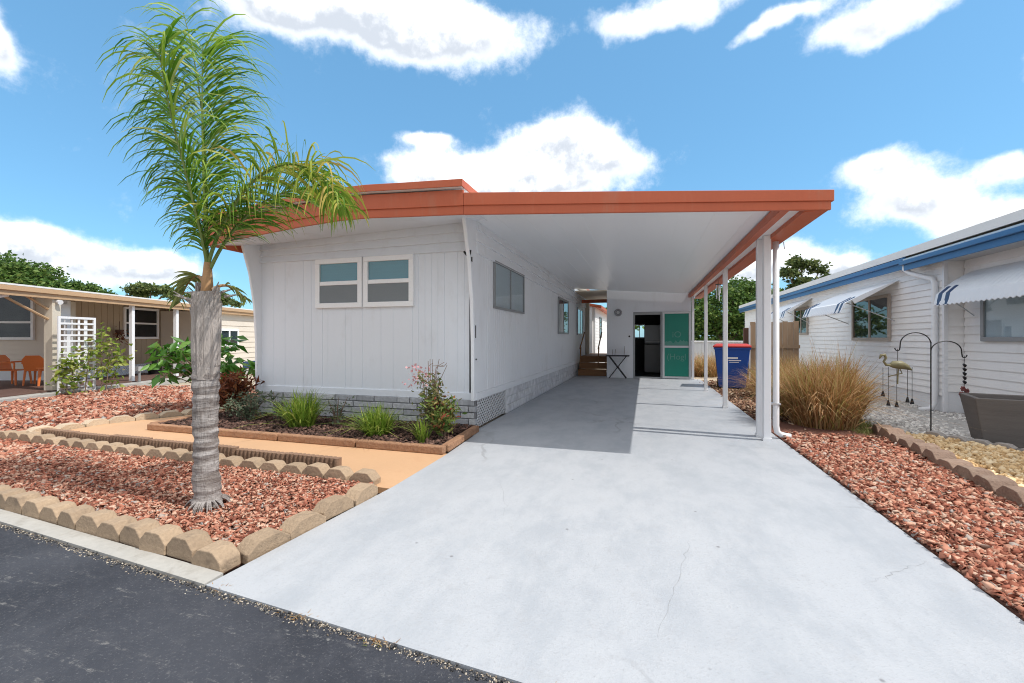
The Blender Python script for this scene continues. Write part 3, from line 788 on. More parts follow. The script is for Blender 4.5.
# little bell-shaped hangers at the gutter corner and white strip hanging further back
b = MB(); b.tube([(1.66, 6.3, 2.45), (1.67, 6.3, 2.36)], .006); b.tube([(1.64, 6.5, 2.45), (1.65, 6.5, 2.30)], .008); b.build('gutter_hook', M['alu'], carport)
t = empty('wind_chime', (1.46, 10.1, 2.48), 0, 'small wind chime with white tubes hanging under the carport eave', 'wind chime')
b = MB()
for k in range(5):
    a = k*1.257; b.tube([(1.46+.04*math.cos(a), 10.1+.04*math.sin(a), 2.36), (1.46+.04*math.cos(a), 10.1+.04*math.sin(a), 2.36-.18-.04*k)], .009)
b.build('tubes', M['trim_white'], t)
b = MB(); b.tube([(1.46, 10.1, 2.46), (1.46, 10.1, 2.36)], .004); b.tube([(1.46, 10.1, 2.355), (1.46, 10.1, 2.37)], .055, 12); b.build('hanger', M['black'], t)

# ------------------------------------------------------------------ utility shed at the end of the carport
SY, SX0, SX1, SB = 14.40, -1.16, 1.33, 18.2
shed = empty('utility_shed', (0, SY, 0), 0, 'pale utility room with open doorway closing the end of the carport', 'shed')
T = .1
b = MB()
dX0, dX1, dZ = -.35, .50, 2.06
b.box(SX0, dX0, SY, SY+T, 0, 2.85); b.box(dX0, SX1, SY, SY+T, dZ, 2.8)
b.box(dX1, SX1, SY, SY+T, 0, dZ)
b.build('front_wall', M['side_paint'], shed)
b = MB(); b.box(SX0, SX0+T, SY+T, SB, 0, 2.8); b.build('side_wall', M['side_paint'], shed)
b = MB(); b.box(SX1-T, SX1, SY+T, SB, 0, 2.6); b.build('side_wall', M['side_paint'], shed)
# rear wall with a small window opening
wx0, wx1, wz0, wz1 = -.38, -.03, 1.28, 1.75
b = MB(); b.box(SX0+T, wx0, SB-T, SB, 0, 2.6); b.box(wx1, SX1-T, SB-T, SB, 0, 2.6); b.box(wx0, wx1, SB-T, SB, 0, wz0); b.box(wx0, wx1, SB-T, SB, wz1, 2.6)
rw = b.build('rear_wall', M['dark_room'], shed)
b = MB(); b.box(wx0-.03, wx1+.03, SB-T-.02, SB-T-.002, wz0-.04, wz0); b.box(wx0-.03, wx1+.03, SB-T-.02, SB-T-.002, wz1, wz1+.04)
b.box((wx0+wx1)/2-.012, (wx0+wx1)/2+.012, SB-T, SB-.02, wz0, wz1); b.build('window', M['frame_white'], rw)
b = MB(); b.prism([(SX0-.05, 2.86), (SX1+.05, 2.62), (SX1+.05, 2.70), (SX0-.05, 2.94)], lambda u, v, t: (u, t, v), SY+.002, SB+.2); b.build('roof', M['roof_white'], shed)
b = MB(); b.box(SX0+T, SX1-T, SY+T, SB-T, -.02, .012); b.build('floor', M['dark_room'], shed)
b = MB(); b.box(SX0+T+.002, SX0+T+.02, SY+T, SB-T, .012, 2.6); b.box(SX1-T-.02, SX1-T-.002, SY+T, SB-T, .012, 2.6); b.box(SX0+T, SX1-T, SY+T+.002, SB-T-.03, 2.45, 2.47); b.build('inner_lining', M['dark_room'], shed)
b = MB(); b.box(dX0, dX0+.05, SY-.02, SY+T, 0, dZ); b.box(dX1-.045, dX1, SY-.02, SY+T, 0, dZ); b.box(dX0+.05, dX1-.045, SY-.02, SY+T, dZ-.09, dZ); b.box(dX0+.05, dX1-.045, SY-.03, SY+T, 0, .05)
b.build('door_frame', M['frame_grey'], shed, bevel=.004)
b = MB(); b.tube([(-.47, SY-.005, 1.30), (-.47, SY-.03, 1.30)], .028, 10); b.build('doorbell', M['black'], shed)
# green sliding door parked right of the doorway
gd = MB(); gx0, gx1, gy = .515, 1.315, SY-.05
for (a0, a1, z0, z1) in ((gx0, gx0+.055, .03, 2.05), (gx1-.055, gx1, .03, 2.05), (gx0+.055, gx1-.055, .03, .085), (gx0+.055, gx1-.055, 1.99, 2.05), (gx0+.055, gx1-.055, .955, 1.02)):
    gd.box(a0, a1, gy-.02, gy+.02, z0, z1)
gdo = gd.build('sliding_door', M['alu'], shed, bevel=.004)
for z0, z1 in ((.085, .955), (1.02, 1.99)):
    b = MB(); b.box(gx0+.055, gx1-.055, gy-.004, gy+.004, z0, z1); b.build('door_panel', M['green'], gdo)
def text_part(s, name, parent, loc, size, m, rot=(R(90), 0, 0), depth=.002, sx=1.0):
    cu = bpy.data.curves.new(name, 'FONT'); cu.body = s; cu.size = size; cu.extrude = depth; cu.align_x = 'CENTER'
    to = bpy.data.objects.new(name, cu); col.objects.link(to)
    dg = bpy.context.evaluated_depsgraph_get()
    me = bpy.data.meshes.new_from_object(to.evaluated_get(dg)); bpy.data.objects.remove(to)
    mw = Matrix.LocRotScale(Vector(loc), Matrix.Rotation(rot[2], 3, 'Z') @ Matrix.Rotation(rot[0], 3, 'X'), Vector((sx, 1, 1)))
    me.transform(world_matrix(parent).inverted() @ mw)
    o = bpy.data.objects.new(name, me); me.materials.clear(); me.materials.append(m); col.objects.link(o); o.parent = parent
    return o
text_part('iO', 'lettering', gdo, (.92, gy-.008, 1.27), .26, M['reflection_grey'])
text_part('(Hogl', 'lettering', gdo, (.91, gy-.008, .60), .25, M['reflection_grey'])
b = MB(); rz_ = random.Random(3); pts = [(gx0+.06, 1.03)]
xx = gx0+.06
while xx < gx1-.08: pts.append((xx, 1.10+rz_.random()*.1)); xx += .045
pts += [(gx1-.06, 1.12), (gx1-.06, 1.03)]
b.prism(pts, lambda u, v, t: (u, t, v), gy-.0065, gy-.0045); b.build('painted_reflection', M['reflection_grey'], gdo)  # jagged skyline reflection painted as a pale shape on the upper panel

fr = empty('refrigerator', (.12, 16.7, .012), 0, 'grey refrigerator standing in the dim room behind the open doorway', 'refrigerator')
b = MB(); b.box(-.02, .62, 16.5, 17.1, .03, 1.02); b.build('lower_cabinet', M['appliance'], fr, bevel=.015)
b = MB(); b.box(-.02, .62, 16.52, 17.1, 1.05, 1.72); b.build('upper_door', M['frame_grey'], fr, bevel=.015)
b = MB(); b.box(.02, .5, 16.47, 16.5, 1.10, 1.13); b.build('handle', M['trim_white'], fr)

# wreath
t = empty('wall_wreath', (-.81, SY-.01, 2.05), 0, 'small round dark wreath hung on the shed wall left of the doorway', 'wreath')
b = MB(); c = [(-.81+.085*math.cos(a), SY-.03, 2.05+.085*math.sin(a)) for a in np.linspace(0, 2*math.pi, 25)]
b.tube(c, [.034+random.uniform(-.006, .008) for _ in c], 7); b.build('ring', M['frame_grey'], t)
b = MB(); b.tube([(-.81, SY-.004, 2.05), (-.81, SY-.012, 2.05)], .06, 16); b.build('centre_disc', M['trim_white'], t)
# folding table
t = empty('folding_table', (-.82, SY-.25, 0), 0, 'narrow black folding table with crossed legs against the shed wall', 'folding table')
b = MB(); b.box(-1.16, -.46, SY-.42, SY-.08, .685, .72); b.build('tabletop', M['black'], t, bevel=.006)
for yy in (SY-.40, SY-.10):
    for s in (-1, 1):
        b = MB(); b.tube([(-.81-.26*s, yy+.012*s, .01), (-.81+.26*s, yy+.012*s, .69)], .012, 8); b.build('leg', M['black'], t)
b = MB()
for k, (xx, yy) in enumerate(((-.98, SY-.2), (-.9, SY-.15), (-.62, SY-.18))): b.tube([(xx, yy, .722), (xx+.02, yy, .90+.1*(k == 2))], .006, 6)
t2 = b.build('dry_twigs', M['wood_stem']); tag(t2, 'thin dry twigs standing on the black folding table', 'twigs')

# wooden steps in the gap
st = empty('wooden_steps', (-1.7, 15.2, 0), 0, 'brown wooden steps between the home and the shed wall', 'steps')
for i in range(3):
    b = MB(); y0 = 14.75 + i*.28; z = .21*(i+1)
    b.box(-2.13, -1.2, y0, y0+.31, z-.035, z); b.build('tread', M['wood'], st, bevel=.004)
    b = MB(); b.box(-2.12, -1.21, y0+.012, y0+.035, z-.20, z-.036); b.build('riser', M['wood'], st)
b = MB(); b.box(-2.13, -1.2, 15.62, 18.3, .60, .63); b.build('landing', M['wood'], st)
for s in (-2.10, -1.50):
    b = MB(); b.tube([(s, 15.0, .25), (s+.03, 15.0, .95)], .022); b.tube([(s+.03, 14.8, .9), (s+.05, 15.8, 1.45)], .022); b.build('handrail', M['wood'], st)
b = MB(); b.box(-2.18, -1.17, 16.0, 16.08, 2.50, 2.62); bo = b.build('passage_roof', M['orange'])
b = MB(); b.box(-2.19, -1.17, 14.39, 18.3, 2.74, 2.78); b.build('ceiling', M['cream'], bo); tag(bo, 'low orange-edged roof over the passage between home and shed', 'roof')

# ------------------------------------------------------------------ bin
t = empty('wheelie_bin', (2.12, 12.5, -.06), R(-8), 'dark blue wheeled rubbish bin with red lid beside the carport posts', 'rubbish bin')
def taper(w0, d0, w1, d1, z0, z1, oy=0):
    return [(-w0/2, -d0/2, z0), (w0/2, -d0/2, z0), (w0/2, d0/2, z0), (-w0/2, d0/2, z0), (-w1/2, -d1/2+oy, z1), (w1/2, -d1/2+oy, z1), (w1/2, d1/2+oy, z1), (-w1/2, d1/2+oy, z1)]
b = MB(); b.hexa(taper(.60, .60, .80, .76, .06, 1.06)); bd = b.build('body', M['bin_blue'], t, local=True, bevel=.03)
b = MB(); b.hexa(taper(.83, .80, .84, .80, 1.02, 1.075)); b.build('rim', M['bin_blue'], bd, local=True, bevel=.012)
b = MB()
b.hexa(taper(.87, .84, .87, .84, 1.078, 1.115)); b.hexa(taper(.86, .83, .70, .66, 1.116, 1.165)); b.build('lid', M['bin_red'], t, local=True, bevel=.012)
b = MB(); b.tube([(-.30, .47, 1.05), (.30, .47, 1.05)], .02); b.box(-.3, -.26, .36, .48, 1.03, 1.07); b.box(.26, .3, .36, .48, 1.03, 1.07); b.build('handle', M['bin_blue'], t, local=True)
for s in (-.3, .3):
    b = MB(); b.tube([(s-.04, .30, .13), (s+.04, .30, .13)], .125, 18); b.build('wheel', M['black'], t, local=True)
b = MB(); yb = lambda z: -.30 - (.08)*(z-.06) - .006
for (a0, a1, z0, z1) in ((-.10, .13, .79, .835), (-.08, .20, .74, .765), (-.06, .15, .70, .715)):
    b.hexa([(a0, yb(z0)-.002, z0), (a1, yb(z0)-.002, z0), (a1, yb(z0)+.004, z0), (a0, yb(z0)+.004, z0), (a0, yb(z1)-.002, z1), (a1, yb(z1)-.002, z1), (a1, yb(z1)+.004, z1), (a0, yb(z1)+.004, z1)])
b.build('printed_panel', M['trim_white'], t, local=True)

# ------------------------------------------------------------------ fences
t = empty('white_fence', (2.6, 19.0, -.07), 0, 'white panel fence with capped top rail behind the blue bin', 'fence')
b = MB(); pr = []
n = 26
for i in range(n):
    a = 1.4 + 3.2*i/n; w = 3.2/n
    pr += [(a, 0), (a+w*.85, 0), (a+w*.87, .012), (a+w*.98, .012)]
pr += [(4.6, 0), (4.6, .05), (1.4, .05)]
b.prism(pr, lambda u, v, w: (u, 19.0+v, w), -.05, 1.06); b.build('panel', M['fence_white'], t)
b = MB(); b.box(1.35, 4.65, 18.95, 19.09, 1.07, 1.14); b.build('top_rail', M['trim_white'], t, bevel=.01)
for xx in (1.4, 2.95, 4.55):
    b = MB(); b.box(xx-.05, xx+.05, 18.93, 18.99, -.05, 1.065); b.build('post', M['trim_white'], t)
t = empty('wooden_fence', (3.4, 14.6, -.07), 0, 'tan wooden fence panel with dark end post right of the bin', 'fence')
b = MB()
for i in range(9): b.box(2.98+i*.14, 2.98+i*.14+.132, 14.6+random.uniform(0, .008), 14.63, -.05, 1.72+random.uniform(-.02, .02))
b.build('boards', M['fence_wood'], t)
b = MB(); b.box(2.80, 2.93, 14.57, 14.69, -.05, 1.55); b.build('end_post', M['dark_wood'], t, bevel=.008)
b = MB(); b.box(2.94, 4.25, 14.55, 14.596, .95, 1.05); b.box(2.94, 4.25, 14.55, 14.596, .25, .35); b.build('rail', M['fence_wood'], t)
b = MB(); b.box(2.94, 2.975, 14.56, 14.60, -.05, 1.62); b.build('corner_strip', M['trim_white'], t)

# ------------------------------------------------------------------ right neighbour
nb = empty('white_neighbour_house', (5.65, 11, -.27), 0, 'white sided neighbour house with blue fascia right of the driveway', 'house')
FW, NW, JY = 5.64, 5.94, 10.8
b = MB(); b.prism(lap_profile(.11, 20, .134, .024, .15), lambda u, v, t: (FW-u, t, v), JY+.03, 29); b.build('wall', M['siding_white'], nb)
b = MB(); b.prism(lap_profile(.20, 16, .16, .024, .15), lambda u, v, t: (t, JY-u, v), FW+.03, 6.1); b.build('end_wall', M['siding_white'], nb)
b = MB(); b.prism(lap_profile(.20, 16, .16, .024, .15), lambda u, v, t: (NW-u, t, v), 1.0, JY-.03); b.build('wall', M['siding_white'], nb)
b = MB(); b.box(FW-.032, FW+.03, JY-.032, JY+.03, -.2, 2.86); b.build('corner_trim', M['trim_white'], nb, bevel=.004)
b = MB(); b.box(NW, NW+.1, 1.0, JY-.03, -.35, .192); b.box(FW, FW+.1, JY+.03, 29, -.35, .102); b.box(FW+.031, 6.2, JY, JY+.1, -.35, .192); b.build('base_wall', M['trim_white'], nb)
b = MB(); b.box(6.12, 11, 1.0, 29, -.35, 2.75); b.build('inner_core', M['siding_white'], nb)
# main roof edge
EX = 5.38
b = MB(); b.prism([(EX, 3.01), (8.4, 3.72), (11.6, 3.01), (11.6, 3.11), (8.4, 3.86), (EX, 3.17)], lambda u, v, t: (u, t, v), .6, 29.4); b.build('roof', M['roof_white'], nb)
b = MB(); b.box(EX+.02, EX+.05, 11.7, 29.3, 2.75, 3.008); b.build('fascia', M['blue'], nb, bevel=.004)
b = MB(); b.box(EX-.045, EX+.018, 11.66, 29.3, 2.88, 2.98); b.build('gutter', M['blue'], nb, bevel=.012)
b = MB(); b.box(EX+.051, FW+.1, JY+.03, 29.3, 2.79, 2.81); b.build('soffit', M['trim_white'], nb)
# porch gutter of the near part
b = MB(); b.box(5.32, 5.35, .8, 11.64, 2.69, 2.91); b.build('fascia', M['blue'], nb, bevel=.004)
b = MB(); b.box(5.265, 5.318, .8, 11.65, 2.81, 2.90); b.build('gutter', M['blue'], nb, bevel=.012)
b = MB(); b.box(5.352, FW-.03, .8, 11.64, 2.75, 2.78); b.box(FW-.03, NW+.1, .8, JY-.03, 2.75, 2.78); b.prism([(5.32, 2.915), (5.50, 2.95), (5.50, 2.99), (5.32, 2.945)], lambda u, v, t: (u, t, v), .8, 11.6); b.build('porch_soffit', M['alu'], nb)
b = MB(); q = JY+.17
b.tube([(5.36, q+.62, 2.82), (5.36, q+.62, 2.72), (5.40, q+.5, 2.62), (FW-.08, q+.06, 2.44), (FW-.08, q, 2.34), (FW-.08, q, -.05), (FW-.14, q, -.17), (FW-.33, q, -.2)], .052, 10)
b.build('downspout', M['trim_white'], nb, smooth=True)
# windows
window(nb, (FW-.026, 14.75, 1.18), (0, -1), (-1, 0), 2.0, 1.13, M['frame_tan'], [M['dark'], M['dark']], 'slider', t=.08, proud=.045)
window(nb, (FW-.026, 19.8, 1.37), (0, -1), (-1, 0), 1.45, 1.0, M['frame_tan'], [M['dark'], M['blind_grey']], 'slider', t=.08, proud=.045)
window(nb, (NW-.026, 10.25, 1.19), (0, -1), (-1, 0), 2.3, 1.1, M['frame_grey'], [M['blind_white'], M['blind_white']], 'slider', t=.08, proud=.045, mid=.62, glass='glass_dim')
# awnings
def awning(y0, y1, wx, wz, ox, oz, label_stripe=True):
    b = MB(); st = MB(); n = 8
    def prof(t):                                   # t 0 at the wall, 1 at the outer lip
        x = wx + (ox-wx)*t; z = wz + (oz-wz)*(t**1.0) + .05*math.sin(math.pi*t)
        if t > .86: z -= (t-.86)*.9; x = wx+(ox-wx)*(.86+(t-.86)*.5)
        return x, z
    ny = max(8, int((y1-y0)/.06)); L = y1-y0
    ts = [0, .2, .4, .6, .75, .86, .93, 1]
    def pan(mb, ya, yb, lift, scallop, steps, ts=ts):
        g = []
        for i in range(steps+1):
            y = ya + (yb-ya)*i/steps; rib = (.008 if i % 2 else 0) + lift
            g.append([])
            for t in ts:
                x, z = prof(t)
                if t == 1 and scallop: z += .02*(i % 2)
                g[-1].append((x-.002, y, z+rib))
        k = len(mb.v)
        for r_ in g: mb.v += r_
        m_ = len(ts)
        for r_ in g: mb.v += [(p[0]+.004, p[1], p[2]-.012) for p in r_]
        off = len(g)*m_
        for i in range(len(g)-1):
            for j in range(m_-1):
                a = k+i*m_+j
                mb.f.append((a, a+1, a+m_+1, a+m_)); mb.f.append((a+off+m_, a+off+m_+1, a+off+1, a+off))
        for i in range(len(g)-1):
            for j in (0, m_-1):
                a = k+i*m_+j; mb.f.append((a, a+m_, a+m_+off, a+off))
        for i in (0, len(g)-1):
            for j in range(m_-1):
                a = k+i*m_+j; mb.f.append((a, a+1, a+1+off, a+off))
    pan(b, y0, y1, 0, True, ny)
    aw = b.build('awning', M['trim_white'], nb)
    for yy in (y0+.08, y0+.30, y1-.20, y1-.42):
        st = MB(); pan(st, yy, yy+.12, .012, False, 2, [.66, .76, .86, .93, 1]); st.build('stripe', M['navy'], aw)
    for yy in (y0+.12, y1-.12):
        c = MB(); c.tube([(prof(.8)[0], yy, prof(.8)[1]-.03), (wx-.02, yy, oz-.32)], .011, 8); c.build('awning_arm', M['alu'], aw)
    for yy in (y0, y1):                             # side fillers
        c = MB(); c.prism([(wx, wz), prof(.45), prof(.75), (wx+(ox-wx)*.70, oz+.09)], lambda u, v, w: (u, w, v), yy-.004, yy+.004)
        c.build('awning_side', M['trim_white'], aw)
awning(12.4, 15.1, FW-.028, 2.58, 4.38, 1.97)
awning(18.0, 20.4, FW-.028, 2.65, 4.68, 2.09)
awning(7.4, 10.56, NW-.028, 2.51, 5.29, 1.99)

# ------------------------------------------------------------------ shepherd hook, chimes, planter
hx, hy = 3.57, 7.12
U = Vector((CT, ST, 0))                             # the hook's arms spread along this plan direction
t = empty('shepherd_hook', (hx, hy, 0), 0, 'black double-armed shepherd hook planted in gravel by the dark planter', 'garden hook')
b = MB(); b.tube([(hx, hy, -.05), (hx, hy, 1.20)], .0075, 8); b.build('pole', M['black'], t)
def arm(s, hgt, top):
    pts = []
    p0 = Vector((hx, hy, 0))
    for k in range(17):
        a = math.pi*k/16
        r = .20
        pts.append(p0 + U*s*(r - r*math.cos(a)) + Vector((0, 0, hgt + top*math.sin(a))))
    e = pts[-1]
    for k in range(1, 9):
        a = math.pi*k/8
        pts.append(e + U*s*(.035 - .035*math.cos(a)) + Vector((0, 0, -.05 - .035*math.sin(a) if k > 1 else -.04)))
    b = MB(); b.tube(pts, .0068, 8); b.build('arm', M['black'], t)
    b = MB(); b.tube([pts[0], pts[0] - Vector((0, 0, .35))], .0062, 8); b.build('brace', M['black'], t)
    return e
eL = arm(-1, 1.17, .15); eR = arm(1, 1.08, .13)
t = empty('flamingo_wind_chime', tuple(eL - U*.035 - Vector((0, 0, .06))), 0, 'flamingo-shaped metal wind chime hanging from the left arm of the hook', 'wind chime')
c0 = eL - U*.035 - Vector((0, 0, .30)); Zv = Vector((0, 0, 1))
b = MB(); b.tube([c0 - U*.11 + Zv*.02, c0 - U*.05 + Zv*.035, c0 + U*.03 + Zv*.03, c0 + U*.12 - Zv*.0, c0 + U*.19 - Zv*.04], [.008, .05, .058, .035, .006], 10); bo = b.build('body', M['pewter'], t, smooth=True)
b = MB(); b.tube([c0 - U*.09 + Zv*.025, c0 - U*.15 + Zv*.03, c0 - U*.18 + Zv*.075, c0 - U*.15 + Zv*.12, c0 - U*.17 + Zv*.16, c0 - U*.215 + Zv*.155, c0 - U*.235 + Zv*.11], [.016, .015, .014, .014, .02, .018, .006], 8); b.build('neck_and_head', M['pewter'], t, smooth=True)
b = MB(); b.tube([c0 + U*.01, c0 + U*.0 - Zv*.22], .008, 6); b.tube([c0 + U*.02, c0 + U*.06 - Zv*.08, c0 - U*.12 - Zv*.12], .007, 6); b.build('legs', M['pewter'], t)
b = MB(); b.tube([c0 + Zv*.24, c0 + Zv*.03], .003, 5); b.build('hanger', M['black'], t)
for a_, l_ in ((-.19, .38), (-.12, .50), (-.01, .52), (.13, .46), (.19, .48)):
    b = MB(); p = c0 + U*a_; b.tube([p + Zv*.0, p - Zv*(l_-.06)], .003, 5); b.tube([p - Zv*(l_-.07), p - Zv*l_], [.009, .024], 8); b.build('bell', M['black'], t)
pR = eR + U*.035 - Zv*.09
t = empty('flower_wind_chime', tuple(pR), 0, 'string of dark red metal flowers hanging from the right arm of the hook', 'wind chime')
b = MB(); b.tube([pR + Zv*.03, pR - Zv*.50], .003, 5); b.build('string', M['black'], t)
for k in range(5):
    b = MB(); q = pR - Zv*(.08+.055*k); b.tube([q - U*.012, q + U*.012 - Zv*.02, q + U*.016 - Zv*.04], [.012, .02, .006], 7); b.build('bead', M['black'], t)
for k, (a_, z_) in enumerate(((-.02, .40), (.03, .43), (-.04, .47), (.02, .49), (-.01, .53))):
    b = MB(); q = pR + U*a_ - Zv*z_
    for j in range(6):
        an = j*1.047; d_ = U*math.cos(an)*.035 + Zv*math.sin(an)*.035
        b.tube([q, q + d_*.6 + Vector((0, -.008, 0)), q + d_], [.006, .014, .005], 6)
    b.build('flower', M['terracotta_red'], t)
# planter
t = empty('planter_box', (4.17, 6.84, -.02), R(-17), 'dark grey square tapered planter box standing by the white neighbour house', 'planter')
def ring(w0, w1, wi0, wi1, z0, z1):
    b = MB()
    o0 = [(-w0, -w0, z0), (w0, -w0, z0), (w0, w0, z0), (-w0, w0, z0)]; o1 = [(-w1, -w1, z1), (w1, -w1, z1), (w1, w1, z1), (-w1, w1, z1)]
    i1 = [(-wi1, -wi1, z1), (wi1, -wi1, z1), (wi1, wi1, z1), (-wi1, wi1, z1)]; i0 = [(-wi0, -wi0, z0+.05), (wi0, -wi0, z0+.05), (wi0, wi0, z0+.05), (-wi0, wi0, z0+.05)]
    b.v = o0+o1+i1+i0
    for i in range(4):
        j = (i+1) % 4
        b.f += [(i, j, 4+j, 4+i), (4+i, 4+j, 8+j, 8+i), (8+i, 8+j, 12+j, 12+i)]
    b.f += [(3, 2, 1, 0), (12, 13, 14, 15)]
    return b
ring(.25, .345, .215, .29, 0, .56).build('box', M['planter'], t, local=True, bevel=.01)
b = MB(); b.box(-.262, .262, -.262, .262, .46, .49); b.build('soil', M['soil'], t, local=True)

# ------------------------------------------------------------------ plants
def grass_clump(loc, n, h, spread, width, m, label, cat='plant', name='grass_plant', group=None, rad=.1, lean=.5, extra=None):
    t = empty(name, loc, 0, label, cat, group)
    blades('blades', m, t, loc, n, h, spread, width, lean=lean, rad=rad)
    if extra: extra(t)
    return t
grass_clump((-4.42, 4.92, .05), 460, .52, .27, .010, M['lily'], 'tall bright green strappy plant in the flower bed under the window', name='strappy_plant', rad=.15, lean=.6)
grass_clump((-3.18, 4.80, .05), 400, .40, .28, .009, M['lily'], 'lower bright green strappy plant left of the pink flowering shrub', name='strappy_plant', rad=.13, lean=.6)

def shrub(name, loc, h, rad, n, size, m, label, stems=7, cat='shrub', extra=None, droop=.1, aspect=.5, shape=1.0, group=None, up=None):
    t = empty(name, loc, 0, label, cat, group)
    b = MB(); L = Vector(loc); P = []
    for i in range(stems):
        a = random.uniform(0, 6.283); r = rad*random.uniform(.25, 1); hh = h*random.uniform(.65, 1.0)
        tip = L + Vector((r*math.cos(a), r*math.sin(a), hh))
        mid = L + Vector((r*.4*math.cos(a), r*.4*math.sin(a), hh*.5))
        b.tube([L + Vector((.03*math.cos(a), .03*math.sin(a), -.02)), mid, tip], [.010, .007, .003], 5)
        k = n//stems
        for j in range(k):
            s = random.uniform(.28, 1.0)
            p = L.lerp(mid, s/.5) if s < .5 else mid.lerp(tip, (s-.5)/.5)
            q = rad*.34*shape
            P.append(p + Vector((random.gauss(0, q*.6), random.gauss(0, q*.6), random.gauss(0, q*.4))))
    b.build('stems', M['wood_stem'], t)
    leaf_cloud([tuple(p) for p in P], size, m, 'leaves', t, droop=droop, aspect=aspect, up=up)
    if extra: extra(t, L)
    return t
def pinks(t, L):
    P = [(L.x-.10+random.gauss(0, .10), L.y+random.gauss(0, .07), L.z+random.uniform(.62, .86)) for _ in range(110)]
    leaf_cloud(P, .036, M['pink'], 'blossoms', t, aspect=.9)
    b = MB()
    for i in range(7):
        x_ = random.uniform(.0, .24); b.tube([(L.x+x_*.5, L.y, L.z+.6), (L.x+x_, L.y+random.uniform(-.1, .1), L.z+.80+random.uniform(0, .16))], .0035, 5)
        q = Vector((L.x+x_, L.y, L.z+.86)); b.tube([q, q + Vector((random.uniform(.02, .1), 0, random.uniform(-.02, .06)))], .003, 5)
    b.build('bare_twigs', M['wood_stem'], t)
shrub('flowering_shrub', (-2.52, 4.90, .05), .80, .25, 1000, .05, M['rose_leaf'], 'tall shrub with pale pink blossoms and bare twigs at the right of the bed', 9, extra=pinks)
shrub('croton_shrub', (-2.30, 4.80, .05), .50, .21, 650, .08, M['croton_leaf'], 'rounded shrub with red and green leaves near the house corner', 9, aspect=.38, up=.25)
grass_clump((-2.47, 4.62, .05), 90, .30, .15, .008, M['lily'], 'small yellow-green grassy tuft at the foot of the pink shrub', name='grass_tuft', rad=.06, lean=.5)
shrub('grey_green_shrub', (-5.45, 5.05, .05), .42, .30, 700, .05, M['grey_leaf'], 'low grey-green bush in the bed at the left house corner', 9)
shrub('seedling', (-4.95, 5.1, .05), .42, .14, 130, .06, M['grey_leaf'], 'thin dark seedling with few leaves left of the tall strappy plant', 4)
shrub('seedling', (-4.0, 5.1, .05), .42, .2, 110, .05, M['grey_leaf'], 'sparse thin-stemmed seedling between the two strappy plants', 6)
shrub('seedling', (-3.6, 5.1, .05), .24, .14, 60, .045, M['grey_leaf'], 'low sparse seedling just left of the lower strappy plant', 5)
shrub('red_leaf_shrub', (-6.05, 5.3, .05), .64, .34, 900, .13, M['red_leaf'], 'dark red leafy shrub behind the palm trunk', 10, aspect=.22, up=.2)
# large-leaved plant behind the palm
bl = empty('broad_leaf_plant', (-7.45, 6.0, .02), 0, 'tall plant with glossy drooping green leaves behind the palm trunk', 'plant')
b = MB(); P = []; L = Vector((-7.45, 6.0, .02))
for i in range(30):
    a = random.uniform(0, 6.283); r = random.uniform(.25, .85); hh = random.uniform(.5, 1.22)
    tip = L + Vector((r*math.cos(a), r*.5*math.sin(a)+r*.25*math.cos(a), hh))
    b.tube([L + Vector((random.uniform(-.06, .06), random.uniform(-.06, .06), -.02)), L + Vector((r*.3*math.cos(a), r*.3*math.sin(a), hh*.7)), tip], [.018, .011, .005], 6)
    for j in range(13): P.append(tuple(tip + Vector((random.gauss(0, .07), random.gauss(0, .07), random.gauss(0, .05)))))
b.build('stems', M['wood_stem'], bl)
leaf_cloud(P, .22, M['big_leaf'], 'leaves', bl, droop=.55, aspect=.42)
# dry ornamental grasses on the right
def seedheads(loc, n, h, sp):
    def f(t):
        blades('seed_stalks', M['dry_grass'], t, loc, n, h, sp, .006, lean=.35, rad=.3, curl=.4)
    return f
def dry_clump(x, y, n, h, spread, rad, label, w=.008):
    loc = (x, y, -.06)
    return grass_clump(loc, n, h*1.02, spread*1.15, w, M['dry_grass'], label, 'grass clump', 'dry_grass_clump', 'dry grass clumps', rad=rad, lean=.75, extra=seedheads(loc, max(8, n//60), h*1.22, spread*.7))
dry_clump(2.45, 7.4, 3600, 1.04, .26, .36, 'largest tan dry grass clump right of the front carport post')
dry_clump(2.75, 8.0, 1500, 1.06, .28, .30, 'dry grass clump leaning towards the white house, behind the largest clump')
dry_clump(2.25, 8.3, 800, .95, .26, .24, 'dry grass clump close behind the carport downspout')
dry_clump(2.62, 10.9, 800, .8, .5, .25, 'loose straw-coloured grass clump spilling in front of the blue bin')
dry_clump(3.2, 12.4, 1100, .95, .4, .35, 'dry grass clump between the bin and the wooden fence')
dry_clump(1.95, 16.6, 1200, .85, .4, .45, 'golden dry grass clump by the white fence left of the bin')
dry_clump(2.9, 17.2, 800, .9, .4, .4, 'dry grass clump by the white fence behind the bin')
sg_ = [(2.75, 6.55), (3.0, 7.15), (3.35, 8.8), (3.1, 9.0), (2.8, 7.4), (2.6, 6.9)]
X, Y = sample_poly(sg_, 90)
Vt = []; 
gb = MB()
for x_, y_ in zip(X, Y):
    for k in range(16):
        a = random.uniform(0, 6.283); h_ = random.uniform(.04, .11); p = Vector((x_+random.gauss(0, .03), y_+random.gauss(0, .03), -.05))
        d_ = Vector((math.cos(a), math.sin(a), 0)); sd = Vector((-d_.y, d_.x, 0))
        gb.strip([p, p + d_*h_*.3 + Zv*h_*.7, p + d_*h_*.8 + Zv*h_], [sd]*3, [.004, .003, .0006])
tag(gb.build('grass_patch', M['short_grass'], fix=False), kind='stuff')
gb = MB()
